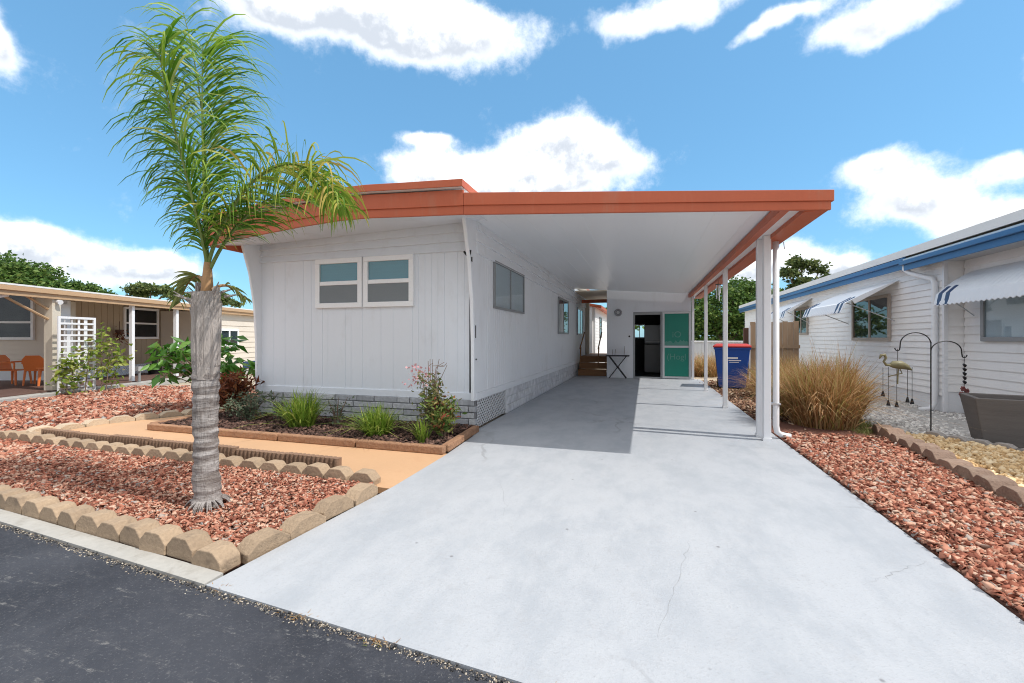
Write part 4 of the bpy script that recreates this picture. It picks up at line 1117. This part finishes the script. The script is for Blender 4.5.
for (wx_, wy_) in ((-1.05, road_y(-1.05)), (-.35, road_y(-.35)+.0), (-2.02, road_y(-2.02)+.03), (-1.5, road_y(-1.5)), (.35, road_y(.35))):
    for k in range(34):
        a = random.uniform(0, 6.283); h_ = random.uniform(.01, .035); p = Vector((wx_+random.gauss(0, .045), wy_+random.gauss(0, .012), -.02))
        d_ = Vector((math.cos(a), math.sin(a), 0)); sd = Vector((-d_.y, d_.x, 0))
        gb.strip([p, p + d_*h_*.5 + Zv*h_*.6, p + d_*h_*1.2 + Zv*h_*.8], [sd]*3, [.003, .002, .0005])
tag(gb.build('crack_weeds', M['dry_grass'], fix=False), kind='stuff')

# ------------------------------------------------------------------ palm
PX, PY = -3.05, 2.47
palm = empty('palm_tree', (PX, PY, 0), 0, 'slim palm with grey ringed trunk and windblown fronds in the front mulch bed', 'palm tree')
b = MB(); nv = 26; levels = 70; base = len(b.v)
for i in range(levels+1):
    t = i/levels; z = -.03 + 1.14*t
    r = .079 - .005*t + .022*math.exp(-(z/.10)**2) + .010*math.exp(-((z-.20)/.05)**2) + .010*math.exp(-((z-1.0)/.2)**2)
    r += .004*math.sin(i*1.25 + 2.2*mnoise.noise(Vector((0, 0, i*.31))))
    cx = PX - .02*math.sin(t*2.4); cy = PY
    for k in range(nv):
        a = 2*math.pi*k/nv
        nn = mnoise.noise(Vector((math.cos(a)*1.8, math.sin(a)*1.8, z*9)))*.010 + mnoise.noise(Vector((math.cos(a)*4, math.sin(a)*4, z*24)))*.006
        b.v.append((cx+(r+nn)*math.cos(a), cy+(r+nn)*math.sin(a), z))
for i in range(levels):
    for k in range(nv):
        k2 = (k+1) % nv; b.f.append((i*nv+k, i*nv+k2, (i+1)*nv+k2, (i+1)*nv+k))
b.f.append(tuple(levels*nv+k for k in range(nv)))
trunk = b.build('trunk', M['palm_bark'], palm, smooth=True)
# old leaf bases wrapped round the top
b = MB()
for ringk, (z0, z1, nb_, r0, r1) in enumerate(((.95, 1.50, 10, .070, .080), (1.05, 1.63, 9, .067, .072), (1.15, 1.61, 7, .062, .055))):
    for k in range(nb_):
        a = 6.283*k/nb_ + ringk*.35 + random.uniform(-.12, .12); zt = z1 + random.uniform(-.06, .03)
        d_ = Vector((math.cos(a), math.sin(a), 0)); sd = Vector((-d_.y, d_.x, 0)); c = Vector((PX-.012, PY, 0))
        rows = []
        for s in np.linspace(0, 1, 7):
            rr = r0 + (r1-r0)*s + .010*math.sin(s*3.1) + random.uniform(-.004, .004) + (.014 if s == 1 else 0); w = (.046 - .016*s + .008*random.random())*(1 if s < .9 else .6) + random.uniform(-.005, .005); z = z0 + (zt-z0)*s
            p = c + d_*rr + Zv*z
            rows.append([p - sd*w - d_*.022, p - sd*w*.4 + d_*.008, p + sd*w*.4 + d_*.008, p + sd*w - d_*.022, p + sd*w*.4 - d_*.018, p - sd*w*.4 - d_*.018])
        k0 = len(b.v)
        for r_ in rows: b.v += [tuple(q) for q in r_]
        for i in range(6):
            for j in range(6):
                j2 = (j+1) % 6; b.f.append((k0+i*6+j, k0+i*6+j2, k0+(i+1)*6+j2, k0+(i+1)*6+j))
        b.f.append(tuple(k0+6*6+j for j in range(6)))
for k in range(7):                                            # torn stubs and fibres
    a = random.uniform(0, 6.283); p = Vector((PX+.10*math.cos(a), PY+.10*math.sin(a), 1.50+random.uniform(0, .1)))
    b.tube([p, p + Vector((.10*math.cos(a), .10*math.sin(a), random.uniform(-.02, .08)))], [.012, .003], 5)
b.build('leaf_bases', M['boot'], palm)
b = MB(); S0 = Vector((PX-.01, PY, 1.45)); S1 = Vector((PX+.0, PY, 1.80))
b.tube([S0, S0.lerp(S1, .5), S1], [.05, .038, .024], 10); b.build('crownshaft', M['petiole'], palm, smooth=True)
b = MB()                                                        # roots at the foot
for k in range(46):
    a = random.uniform(0, 6.283); r_ = .108; p = Vector((PX+r_*.82*math.cos(a), PY+r_*.82*math.sin(a), .085)); q = Vector((PX+(r_+.03+random.random()*.05)*math.cos(a), PY+(r_+.03+random.random()*.05)*math.sin(a), .02))
    b.tube([p, (p+q)/2 + Zv*.012, q], [.009, .006, .003], 5)
b.build('roots', M['palm_bark'], palm)

def bez(pts, t):
    pts = [Vector(p) for p in pts]
    while len(pts) > 1: pts = [pts[i].lerp(pts[i+1], t) for i in range(len(pts)-1)]
    return pts[0]

def frond(ctrl, n, Lmax, spreadv, m, droop=.5, fwd=.55, start=.18, width=.013, jitter=.12, upbias=0.0, lenf=None, tipdroop=0.0):
    """ctrl: bezier of the rachis, spreadv: horizontal direction in which the two rows of leaflets open"""
    rb = MB(); ts = np.linspace(0, 1, 24)
    rb.tube([bez(ctrl, t) for t in ts], [.012*(1-t)+.0025 for t in ts], 6)
    fo = rb.build('frond', M['petiole'] if m is M['dead_frond'] else M['big_stem'], palm)
    lb = MB(); sv0 = Vector(spreadv).normalized()
    for i in range(n):
        t = start + (1-start)*(i+.5)/n
        p = bez(ctrl, t); tg = (bez(ctrl, min(1, t+.02)) - bez(ctrl, max(0, t-.02))).normalized()
        sv = (sv0 - tg*sv0.dot(tg)).normalized(); nv_ = tg.cross(sv)
        lf = math.sin(math.pi*(.12+.80*((t-start)/(1-start))))**.6 if lenf is None else lenf((t-start)/(1-start))
        for sg in (-1, 1):
            L = Lmax*lf*random.uniform(.82, 1.1)
            d0 = (sv*sg + tg*fwd*random.uniform(.7, 1.35) + nv_*random.gauss(0, jitter*2.2) + Zv*upbias).normalized()
            dr = droop*random.uniform(.7, 1.35)
            pts = []
            q = p.copy(); d_ = d0.copy(); ns = 6
            for s in range(ns+1):
                pts.append(q.copy())
                q = q + d_*(L/ns)
                d_ = (d_ - Zv*(dr/ns)*(.35+1.5*s/ns)).normalized()
            wv = [width*.5, width*.9, width, width*.9, width*.7, width*.42, width*.08]
            ax = tg if random.random() < .5 else nv_
            sd = [(ax*.75 + nv_*.45 + Vector((random.gauss(0, .2), random.gauss(0, .2), random.gauss(0, .2)))).normalized()]*(ns+1)
            lb.strip(pts, sd, wv)
    lb.build('leaflets', m, fo, fix=False)
    return fo
M['big_stem'] = mat('green_rachis', (.14, .19, .04), .5, .2, 6)
UU = (CT, ST, 0)
def pp(lat, dz, dep=0.0):                                        # a point of the palm's crown: right, up, away
    return (PX + lat*CT - dep*ST, PY + lat*ST + dep*CT, dz)
# the tall upright frond, others crossing behind and before it
flat = lambda k: (.42 + .58*min(1, k/.42))*(1 if k < .85 else 1-(k-.85)*1.4)
frond([pp(0, 1.75), pp(-.03, 2.3), pp(-.12, 2.9, .1), pp(-.12, 3.44, .12)], 130, .66, UU, M['frond'], droop=3.1, fwd=1.1, start=.08, lenf=flat, width=.0085)
frond([pp(-.01, 1.75), pp(-.10, 2.3, .12), pp(-.12, 2.95, .22), pp(-.34, 3.78, .22)], 84, .48, (CT*.85-ST*.3, ST*.85+CT*.5, 0), M['frond'], droop=2.8, fwd=1.05, start=.12, lenf=flat, width=.0085)
frond([pp(.0, 1.76), pp(.0, 2.2, -.1), pp(-.16, 2.7, -.16), pp(-.20, 3.25, -.2)], 96, .54, (CT*.95+ST*.25, ST*.95-CT*.3, 0), M['frond'], droop=3.0, fwd=1.05, start=.08, lenf=flat, width=.0085)
# the arching frond to the right, yellowing and hanging
frond([pp(.0, 1.78), pp(.22, 2.46, -.05), pp(.75, 2.74, -.12), pp(1.04, 2.16, -.16)], 110, .56, (-ST, CT, 0), M['frond_yellow'], droop=2.6, fwd=.5, start=.12, upbias=.10, jitter=.28, width=.0085)
frond([pp(.02, 1.76), pp(.16, 2.26, .12), pp(.50, 2.56, .25), pp(.84, 2.34, .3)], 84, .50, (-ST*.8+CT*.4, CT*.8, 0), M['frond'], droop=1.4, fwd=.9, start=.12, upbias=.25, width=.0085)
# short shaggy fronds at the left and dead remnant
frond([pp(-.02, 1.62), pp(-.14, 1.80, .1), pp(-.26, 1.70, .15), pp(-.34, 1.52, .18)], 26, .20, (-ST, CT, 0), M['dead_frond'], droop=1.5, fwd=.6, start=.2, width=.010)
frond([pp(.03, 1.6), pp(.10, 1.68, .05), pp(.16, 1.62, .08), pp(.22, 1.54, .1)], 12, .14, (-ST, CT, 0), M['dead_frond'], droop=1.2, fwd=.7, start=.3, width=.009)

# ------------------------------------------------------------------ left neighbour
lx, ly = lateral(-10, 10)
lh = empty('tan_neighbour_house', (lx, ly, 0), TH, 'tan neighbour house with long covered porch left of the mulch beds', 'house')
# local frame: x = lateral + 10, y = depth - 10
b = MB(); b.box(-6, 0, -9, 8.2, -.07, .11); b.build('porch_floor', M['porch_floor'], lh, local=True)
b = MB(); b.box(.003, .28, -9, 8.2, -.07, .085); b.build('porch_kerb', M['kerb'], lh, local=True, bevel=.01)
b = MB(); b.prism([(.10, 2.30), (-4.6, 2.78), (-4.6, 2.83), (.10, 2.335)], lambda u, v, t: (u, t, v), -9.2, 8.3); b.build('roof', M['roof_white'], lh, local=True)
b = MB(); b.box(.06, .098, -9.2, 8.3, 2.20, 2.297); b.box(.025, .055, -9.2, 8.25, 2.10, 2.24); b.build('fascia', M['tan_fascia'], lh, local=True, bevel=.004)
b = MB(); b.box(-.18, .02, -9.2, 8.25, 2.12, 2.19); b.build('porch_beam', M['cream'], lh, local=True)
b = MB(); b.prism([(.02, 2.20), (-4.6, 2.68), (-4.6, 2.70), (.02, 2.225)], lambda u, v, t: (u, t, v), -9.1, 8.2); b.build('porch_ceiling', M['siding_tan'], lh, local=True)
b = MB(); b.prism(rib_profile(2.0, 8.0, [2.0+.2*i for i in range(1, 30)], .012, .02), lambda u, v, t: (-2.0+v, u, t), .42, 2.5); b.build('side_wall', M['siding_tan'], lh, local=True)
b = MB(); b.prism(lap_profile(.42, 16, .13, .014), lambda u, v, t: (t, 2.0-u, v), -7, -2.0); b.build('front_wall', M['siding_cream'], lh, local=True)
b = MB(); b.box(-7, -2.02, 1.98, 2.04, .11, .415); b.box(-2.04, -1.985, 2.04, 8.0, .11, .415); b.build('skirting', M['fence_white'], lh, local=True)
b = MB()
d = 2.05
while d < 7.9:
    for sgn in (1, -1):
        a0, a1 = d, d+.30
        za, zb = (.12, .41) if sgn > 0 else (.41, .12)
        xx = -1.982 + (.006 if sgn > 0 else 0)
        b.hexa([(xx, a0-.014, za), (xx+.006, a0-.014, za), (xx+.006, a0+.014, za), (xx, a0+.014, za), (xx, a1-.014, zb), (xx+.006, a1-.014, zb), (xx+.006, a1+.014, zb), (xx, a1+.014, zb)])
    d += .085
b.build('lattice_skirting', M['trim_white'], lh, local=True)
for (lx_, dy, w, m_) in ((0-.10, -.22, .19, 'cream'), (-.55, .55, .09, 'trim_white'), (-.9, 1.0, .12, 'cream'), (-.08, 1.80, .09, 'trim_white'), (-.08, 3.35, .10, 'trim_white')):
    b = MB(); b.box(lx_-w/2, lx_+w/2, dy-w/2, dy+w/2, .10, 2.14); b.build('porch_post', M[m_], lh, local=True, bevel=.008)
b = MB(); b.box(-.60, -.45, .1, .5, 1.55, 2.05); b.build('meter_box', M['trim_white'], lh, local=True, bevel=.01)
b = MB(); b.tube([(-.02, -.22, 2.06), (.10, -.24, 2.03)], [.03, .055], 10); b.build('porch_light', M['trim_white'], lh, local=True)
b = MB(); b.tube([(-.1, -2.2, 1.82), (-.1, -1.1, 2.13)], .055, 6); b.build('brace', M['trim_white'], lh, local=True)
b = MB(); b.tube([(-.1, -.32, 1.66), (-.1, -1.25, 2.13)], .026, 6); b.build('brace', M['tan_fascia'], lh, local=True)
b = MB(); b.tube([(-.1, -.32, 1.88), (-.1, -.75, 2.13)], .026, 6); b.build('brace', M['tan_fascia'], lh, local=True)
def lwin(o, u, n, w, h, kind='hung', mid=.5): window(lh, o, u, n, w, h, M['frame_white'], [M['dark'], M['dark']], kind, local=True, t=.07, proud=.05, mid=mid, glass='glass_dim')
lwin((-1.995, 3.72, 1.22), (0, 1), (1, 0), 1.35, 1.0)
lwin((-4.1, 1.985, 1.20), (1, 0), (0, -1), 1.25, 1.35, mid=.35)
lwin((-2.55, 1.985, 1.15), (1, 0), (0, -1), .35, 1.35, mid=.3)
b = MB(); b.prism(lap_profile(.11, 10, .198, .022), lambda u, v, t: (-.12+u, t, v), 5.12, 8.15); b.box(-1.95, -.21, 5.13, 5.23, .11, 2.16); b.build('flush_wall', M['siding_cream'], lh, local=True)
window(lh, (-.096, 5.35, .95), (0, 1), (1, 0), 1.05, .62, M['frame_white'], [M['dark'], M['dark']], 'slider', local=True, t=.07, proud=.04, glass='glass_dim')
b = MB(); b.box(-.09, -.06, 6.7, 7.9, .115, .36); b.build('base_panel', M['navy'], lh, local=True)
b = MB(); b.box(-7, -2.1, 2.12, 8.0, .1, 2.5); b.build('inner_core', M['siding_tan'], lh, local=True)
# second white neighbour house just behind, seen between palm and home
fh = empty('cream_house', (*lateral(-9.6, 21), 0), TH, 'cream sided house far back behind the tan porch and the palm', 'house')
b = MB(); b.prism(lap_profile(.30, 10, .20, .02), lambda u, v, t: (t, -u, v), -6, 2.2); b.box(-6, 2.2, .1, 5, 0, 2.2); b.build('wall', M['siding_cream'], fh, local=True)
b = MB(); b.prism([(-6.5, 2.30), (2.6, 2.30), (2.6, 2.40), (-6.5, 2.40)], lambda u, v, t: (u, t, v), -.6, 5.4); b.build('roof', M['tan_fascia'], fh, local=True)
b = MB(); b.box(-6, 2.21, -.04, 0, -.07, .295); b.build('skirting', M['trim_white'], fh, local=True)
window(fh, (-4.2, -.022, .95), (1, 0), (0, -1), 1.5, .75, M['frame_white'], [M['dark'], M['dark']], 'slider', local=True, t=.09)
# trellis with vine
tx, ty = lateral(-9.72, 9.95)
t = empty('garden_trellis', (tx, ty, 0), TH, 'white square lattice trellis standing by the tan porch post', 'trellis')
b = MB(); W, Hh = .86, 1.72
for y_ in (-W/2, W/2-.05): b.box(-.015, .015, y_, y_+.05, -.05, Hh)
b.box(-.014, .014, -W/2+.05, W/2-.05, Hh-.05, Hh); b.build('frame', M['trim_white'], t, local=True)
b = MB()
for k in range(1, 5): b.box(-.012, -.002, -W/2+W*k/5-.02, -W/2+W*k/6+.02, .08, Hh-.051)
for k in range(12): b.box(.0, .010, -W/2+.051, W/2-.051, .14+k*.128, .14+k*.128+.04)
b.build('lattice_slats', M['trim_white'], t, local=True)
vx, vy = lateral(-9.45, 10.05)
def P_(la, de, z): q = lateral(la, de); return (q[0], q[1], z)
v_ = empty('climbing_vine', (vx, vy, 0), 0, 'yellow-green climbing vine growing up the white trellis', 'vine')
b = MB(); Pv = []
for (la, de, z0, z1, dl) in ((-9.6, 9.6, 0, .75, .0), (-9.5, 9.9, 0, 1.0, .1), (-9.5, 10.3, 0, 1.5, .0), (-9.4, 10.3, 0, 1.15, .12), (-9.4, 10.4, 0, .95, .28), (-9.55, 9.7, 0, .95, -.05)):
    p0 = Vector(P_(la, de, z0)); p2 = Vector(P_(la+dl*.3, de+dl, z1)); p1 = (p0+p2)/2 + Vector((0, 0, .1))
    b.tube([p0, p1, p2], [.012, .008, .004], 5)
    for k in range(80):
        s = random.uniform(.15, 1); q = p0.lerp(p1, s*2) if s < .5 else p1.lerp(p2, s*2-1)
        Pv.append((q.x+random.gauss(0, .08), q.y+random.gauss(0, .10), q.z+random.gauss(0, .08)))
b.build('stems', M['wood_stem'], v_); leaf_cloud(Pv, .125, M['vine_leaf'], 'leaves', v_, droop=.2, aspect=.55)
# porch furniture
def chair(loc, rz, label):
    t = empty('plastic_chair', loc, rz, label, 'chair', 'orange chairs on the tan porch')
    b = MB(); b.box(-.24, .24, -.22, .24, .40, .43); b.build('seat', M['orange_plastic'], t, local=True, bevel=.012)
    b = MB(); pr = [(-.23, .43), (.23, .43), (.25, .72), (.15, .84), (-.15, .84), (-.25, .72)]
    b.prism(pr, lambda u, v, w: (u, w + (v-.43)*.25, v), .22, .245); b.build('backrest', M['orange_plastic'], t, local=True, bevel=.01)
    for sx in (-1, 1):
        for sy in (-1, 1):
            b = MB(); b.tube([(sx*.25, sy*.24, 0), (sx*.22, sy*.21, .41)], [.022, .03], 8); b.build('leg', M['orange_plastic'], t, local=True)
        b = MB(); b.tube([(sx*.25, -.20, .41), (sx*.27, -.22, .62), (sx*.27, -.05, .65), (sx*.26, .27, .63)], .022, 8); b.build('armrest', M['orange_plastic'], t, local=True)
    return t
chair((*lateral(-11.55, 10.9), .11), TH + R(200), 'orange plastic chair with its back to the road on the tan porch').scale = (.86, .86, .86)
chair((*lateral(-12.2, 10.9), .11), TH + R(100), 'orange plastic chair turned sideways at the left end of the tan porch').scale = (.86, .86, .86)
t = empty('plastic_table', (*lateral(-11.05, 10.75), .11), TH + R(10), 'low orange plastic side table in front of the porch chairs', 'side table')
b = MB(); b.box(-.22, .22, -.22, .22, .40, .44); b.build('tabletop', M['orange_plastic'], t, local=True, bevel=.012)
for sx in (-1, 1):
    for sy in (-1, 1):
        b = MB(); b.tube([(sx*.19, sy*.19, 0), (sx*.17, sy*.17, .40)], [.022, .035], 8); b.build('leg', M['orange_plastic'], t, local=True)
t = empty('potted_plant', (*lateral(-11.4, 14.2), .11), 0, 'thin dark potted plant standing against the tan porch wall', 'potted plant')
px_, py_ = lateral(-11.4, 14.2)
b = MB(); b.tube([(px_, py_, .11), (px_, py_, .42)], [.16, .21], 14); b.build('pot', M['black'], t)
blades('leaves', M['grey_leaf'], t, (px_, py_, .42), 40, .7, .2, .02, lean=.3, rad=.06)
t = empty('hanging_basket', (*lateral(-11.85, 13.3), 1.2), 0, 'dark dried hanging plant on the tan wall beside the window', 'hanging plant')
px_, py_ = lateral(-11.82, 13.4)
b = MB(); b.tube([(px_, py_, 1.75), (px_, py_, 1.5)], .008); b.tube([(px_, py_, 1.5), (px_, py_, 1.36)], [.11, .07], 10); b.build('basket', M['dark_wood'], t)
leaf_cloud([(px_+random.gauss(0, .06), py_+random.gauss(0, .08), 1.3+random.gauss(0, .12)) for _ in range(60)], .11, M['red_leaf'], 'leaves', t, droop=.8, aspect=.3)
# concrete lawn ornament by the porch post
t = empty('garden_tap', (*lateral(-9.85, 11.7), 0), 0, 'small grey standpipe at the foot of a white porch post', 'standpipe')
px_, py_ = lateral(-9.8, 11.7)
b = MB(); b.tube([(px_, py_, -.05), (px_, py_, .42)], .03, 8); b.build('pipe', M['frame_grey'], t)
b = MB(); b.box(px_-.06, px_+.06, py_-.06, py_+.06, .38, .5); b.build('box', M['alu'], t)

# ------------------------------------------------------------------ trees
def tree(name, label, lat, dep, blobs, n, size, m, trunk_r, group='trees behind the houses', droop=.1, aspect=.6, limbs=None, hollow=.55):
    x0, y0 = lateral(lat, dep)
    t = empty(name, (x0, y0, -.07), 0, label, 'tree', group)
    b = MB(); top = max(bl_[2] for bl_ in blobs)
    cx = sum(bl_[0] for bl_ in blobs)/len(blobs); 
    fork = Vector((x0, y0, min(bl_[2]-bl_[4]*.6 for bl_ in blobs)*.75))
    b.tube([(x0, y0, -.2), (x0+.1, y0, fork.z*.5), tuple(fork)], [trunk_r*1.3, trunk_r, trunk_r*.8], 8)
    P = []
    tot = sum(bl_[3]**2*bl_[4] for bl_ in blobs)
    for (dl, dd, z, r, rz) in blobs:
        c = Vector((*lateral(lat+dl, dep+dd), z))
        b.tube([tuple(fork), tuple(fork.lerp(c, .5) + Vector((0, 0, .15*r))), tuple(c)], [trunk_r*.6, trunk_r*.38, trunk_r*.15], 6)
        k = int(n*r*r*rz/tot)
        nc = max(6, k//30)
        for j in range(nc):
            d_ = Vector((random.gauss(0, 1), random.gauss(0, 1), random.gauss(0, 1))).normalized()
            rr = (hollow + (1-hollow)*random.random())*random.uniform(.8, 1.12)
            cc = c + Vector((d_.x*r*rr, d_.y*r*rr, d_.z*rz*rr))
            for q in range(k//nc):
                P.append((cc.x+random.gauss(0, r*.13), cc.y+random.gauss(0, r*.13), cc.z+random.gauss(0, rz*.10)))
    b.build('trunk', M['tree_bark'], t)
    leaf_cloud(P, size, m, 'crown', t, droop=droop, aspect=aspect)
    return t
tree('oak_tree', 'broad dark green oak crown rising behind the tan porch roof at far left', -33, 30, [(0, 0, 4.9, 2.3, 1.7), (-2.6, 1, 5.3, 2.3, 1.8), (1.3, 0, 4.2, 1.4, 1.1), (-4.5, 1, 4.8, 2, 1.8)], 17000, .25, M['oak_leaf'], .3)
tree('oak_tree', 'smaller rounded tree beside the big oak above the tan porch roof', -31, 32, [(0, 0, 4.2, 1.4, 1.0), (1.6, 0, 3.9, 1.0, .8), (2.5, 0, 3.7, .7, .5)], 7000, .22, M['oak_leaf'], .2)
tree('pine_tree', 'flat-topped open pine just left of the palm trunk on the skyline', -39, 48, [(0, 0, 6.6, 1.8, .5), (-1.4, 0, 6.1, 1.3, .5), (1.8, 0, 6.2, 1.4, .5), (2.8, 0, 5.8, 1.2, .4)], 3400, .36, M['pine_leaf'], .22, hollow=.2)
tree('pine_tree', 'low dark pine on the skyline between the palm trunk and the grey home', -32.5, 48, [(0, 0, 5.8, 1.6, .7), (1.6, 0, 5.3, 1.1, .5), (-1.4, 0, 5.6, 1.0, .5), (2.9, 0, 4.9, .7, .4)], 3000, .36, M['pine_leaf'], .22, hollow=.2)
tree('oak_tree', 'full leafy tree behind the white fence and blue bin', 16.4, 34, [(0, 0, 3.4, 2.6, 2.2), (2.3, 0, 3.9, 2.2, 2.0), (-2.2, 0, 3.0, 1.8, 1.8), (.6, 0, 4.8, 1.5, 1.1), (-1.2, 1, 1.8, 2.2, 1.4), (2.0, 0, 1.9, 2.2, 1.4)], 19000, .25, M['oak_leaf'], .28)
tree('pine_tree', 'tall open pine rising above the white neighbour roof', 28.6, 44, [(0, 0, 8.6, 1.7, .8), (-1.2, 0, 7.6, 1.3, .7), (1.8, 0, 7.9, 1.1, .6), (.4, 0, 6.6, 1.7, .8), (-1.0, 0, 5.6, 1.3, .9), (2.2, 0, 6.6, .9, .5)], 4200, .33, M['pine_leaf'], .25, hollow=.15)
tree('oak_tree', 'pale green tree glimpsed between the home and the shed wall', 9.5, 40, [(0, 0, 3.0, 2.2, 1.6), (-2, 0, 2.6, 2.0, 1.5)], 3000, .34, M['oak_leaf'], .2)
# a small round street lamp globe left of the pine, far behind
# ------------------------------------------------------------------ sky, sun, camera
SUN_EL = R(53.5)
sv = Vector((math.cos(SUN_EL)*math.cos(R(-5)), math.cos(SUN_EL)*math.sin(R(-5)), math.sin(SUN_EL)))
ld = bpy.data.lights.new('sun', 'SUN'); ld.energy = 2.0; ld.angle = R(.5); ld.color = (1, .955, .89)
lo = bpy.data.objects.new('sun', ld); col.objects.link(lo); lo.rotation_euler = sv.to_track_quat('Z', 'Y').to_euler(); lo.location = (20, 0, 30)

w = bpy.data.worlds.new('World'); sc.world = w; w.use_nodes = True
w.cycles.sampling_method = 'MANUAL'; w.cycles.sample_map_resolution = 512
g = N(w.node_tree); bg = w.node_tree.nodes['Background']
sky = g.n('ShaderNodeTexSky', sky_type='NISHITA'); sky.sun_disc = False
sky.sun_elevation = SUN_EL; sky.sun_rotation = math.atan2(sv.x, sv.y); sky.dust_density = .6; sky.ozone_density = 2.5; sky.air_density = 1.0
tc = g.n('ShaderNodeTexCoord'); D = tc.outputs['Generated']
sx = g.n('ShaderNodeSeparateXYZ'); g.l(D, sx.inputs[0])
az = g.math('ARCTAN2', sx.outputs[0], sx.outputs[1]); el = g.math('ARCSINE', sx.outputs[2])
cb = g.n('ShaderNodeCombineXYZ'); g.l(az, cb.inputs[0]); g.l(el, cb.inputs[1]); AE = cb.outputs[0]
clouds = [  # azimuth, elevation, half width, half height in degrees: cumulus in view plus unseen clouds added for fill
]
def sky_deg(u, v):
    a = (u-512)/F; x_ = -ST + a*CT; y_ = CT + a*ST; z_ = (338-v)/F
    return math.atan2(x_, y_), math.atan2(z_, math.hypot(x_, y_))
for (u, v, ru, rv) in ((370, 15, 115, 42), (450, 40, 62, 28), (295, 8, 60, 22), (505, 172, 112, 22), (556, 136, 56, 24), (606, 152, 40, 17), (440, 172, 46, 15), (530, 192, 70, 12), (470, 190, 66, 10),
                       (428, 140, 30, 9), (670, 8, 88, 18), (880, 22, 75, 20), (770, 26, 62, 11), (925, 196, 74, 24), (985, 226, 56, 24), (872, 172, 40, 15), (1016, 166, 26, 14),
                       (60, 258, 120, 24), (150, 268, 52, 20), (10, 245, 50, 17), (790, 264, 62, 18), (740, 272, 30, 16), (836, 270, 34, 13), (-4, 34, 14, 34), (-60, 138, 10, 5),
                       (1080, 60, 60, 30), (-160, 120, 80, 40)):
    a0, e0 = sky_deg(u, v); a1, _ = sky_deg(u+ru*.5, v); a2, _ = sky_deg(u-ru*.5, v); _, e1 = sky_deg(u, v-rv*.5); _, e2 = sky_deg(u, v+rv*.5)
    clouds.append((a0, e0, abs(a1-a2), abs(e1-e2)))
for (a_, e_, wa, we) in ((120, 30, 36, 16), (180, 36, 80, 24), (-120, 40, 60, 22), (140, 58, 60, 16), (-20, 64, 90, 13), (-90, 66, 80, 14), (178, 70, 120, 14)):  # unseen clouds added behind and overhead to raise the fill light
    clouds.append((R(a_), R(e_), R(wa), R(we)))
tot = None; hs_ = None
wobn = g.n('ShaderNodeTexNoise'); g.l(D, wobn.inputs[0]); wobn.inputs['Scale'].default_value = 7; wobn.inputs['Detail'].default_value = 3
AEw = g.vmath('ADD', AE, g.vmath('MULTIPLY', g.vmath('SUBTRACT', wobn.outputs['Color'], (.5, .5, .5)), (.12, .08, 0)))
for (a0, e0, wa, we) in clouds:
    d = g.vmath('MULTIPLY', g.vmath('SUBTRACT', AEw, (a0, e0, 0)), (1/wa, 1/we, 0))
    q = g.math('EXPONENT', g.math('MULTIPLY', g.vmath('DOT_PRODUCT', d, d), -1.0))
    tot = q if tot is None else g.math('ADD', tot, q)
    dy_ = g.n('ShaderNodeSeparateXYZ'); g.l(d, dy_.inputs[0]); hq = g.math('MULTIPLY', q, dy_.outputs[1]); hs_ = hq if hs_ is None else g.math('ADD', hs_, hq)
f1 = g.noise(D, 11, 8, .66)
up = g.vmath('ADD', D, (0.012, 0, .022))
f1u = g.noise(up, 11, 5, .6); f2 = g.noise(D, 4, 3, .5)
dens = g.math('ADD', tot, g.math('ADD', g.math('MULTIPLY_ADD', f1, 1.5, -.75), g.math('MULTIPLY_ADD', f2, .5, -.25)))
# extra cloud cover added overhead and behind the camera to brighten the fill
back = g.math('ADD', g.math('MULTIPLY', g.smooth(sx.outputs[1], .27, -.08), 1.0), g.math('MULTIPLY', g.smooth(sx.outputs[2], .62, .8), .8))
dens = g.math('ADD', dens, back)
mask = g.smooth(dens, .26, 1.0)
height = g.math('DIVIDE', hs_, g.math('ADD', tot, .05))
rel = g.math('MULTIPLY_ADD', g.math('SUBTRACT', f1u, f1), 2.6, g.math('MULTIPLY_ADD', f2, 1.2, -.6))
shade = g.math('MULTIPLY', g.smooth(g.math('SUBTRACT', rel, g.math('MULTIPLY', height, .9)), -.45, .60), g.smooth(dens, .5, 1.1))
CLOUD = 5.8
cc = g.mix(shade, (CLOUD*1.0, CLOUD*1.0, CLOUD*1.0), (CLOUD*.45, CLOUD*.49, CLOUD*.55))
sk = g.mix(.5, g.mix(1.0, sky.outputs[0], (.515, .74, .77), 'MULTIPLY'), (.74, 1.78, 3.02))
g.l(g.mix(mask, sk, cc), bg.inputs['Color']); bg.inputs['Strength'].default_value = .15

cam = bpy.data.cameras.new('camera'); co = bpy.data.objects.new('camera', cam); col.objects.link(co)
cam.sensor_width = 36; cam.lens = F/1024*36; cam.shift_y = -3.5/1024; cam.clip_end = 2000; cam.clip_start = .05
co.location = (0, 0, 1.25); co.rotation_euler = (R(90), 0, TH)
sc.camera = co
sc.view_settings.view_transform = 'Standard'; sc.view_settings.look = 'None'; sc.view_settings.gamma = 1; sc.view_settings.exposure = .90
sc.cycles.use_denoising = True; sc.cycles.filter_width = 1.05; sc.cycles.denoising_prefilter = 'ACCURATE'
sc.cycles.max_bounces = 6; sc.cycles.transparent_max_bounces = 12
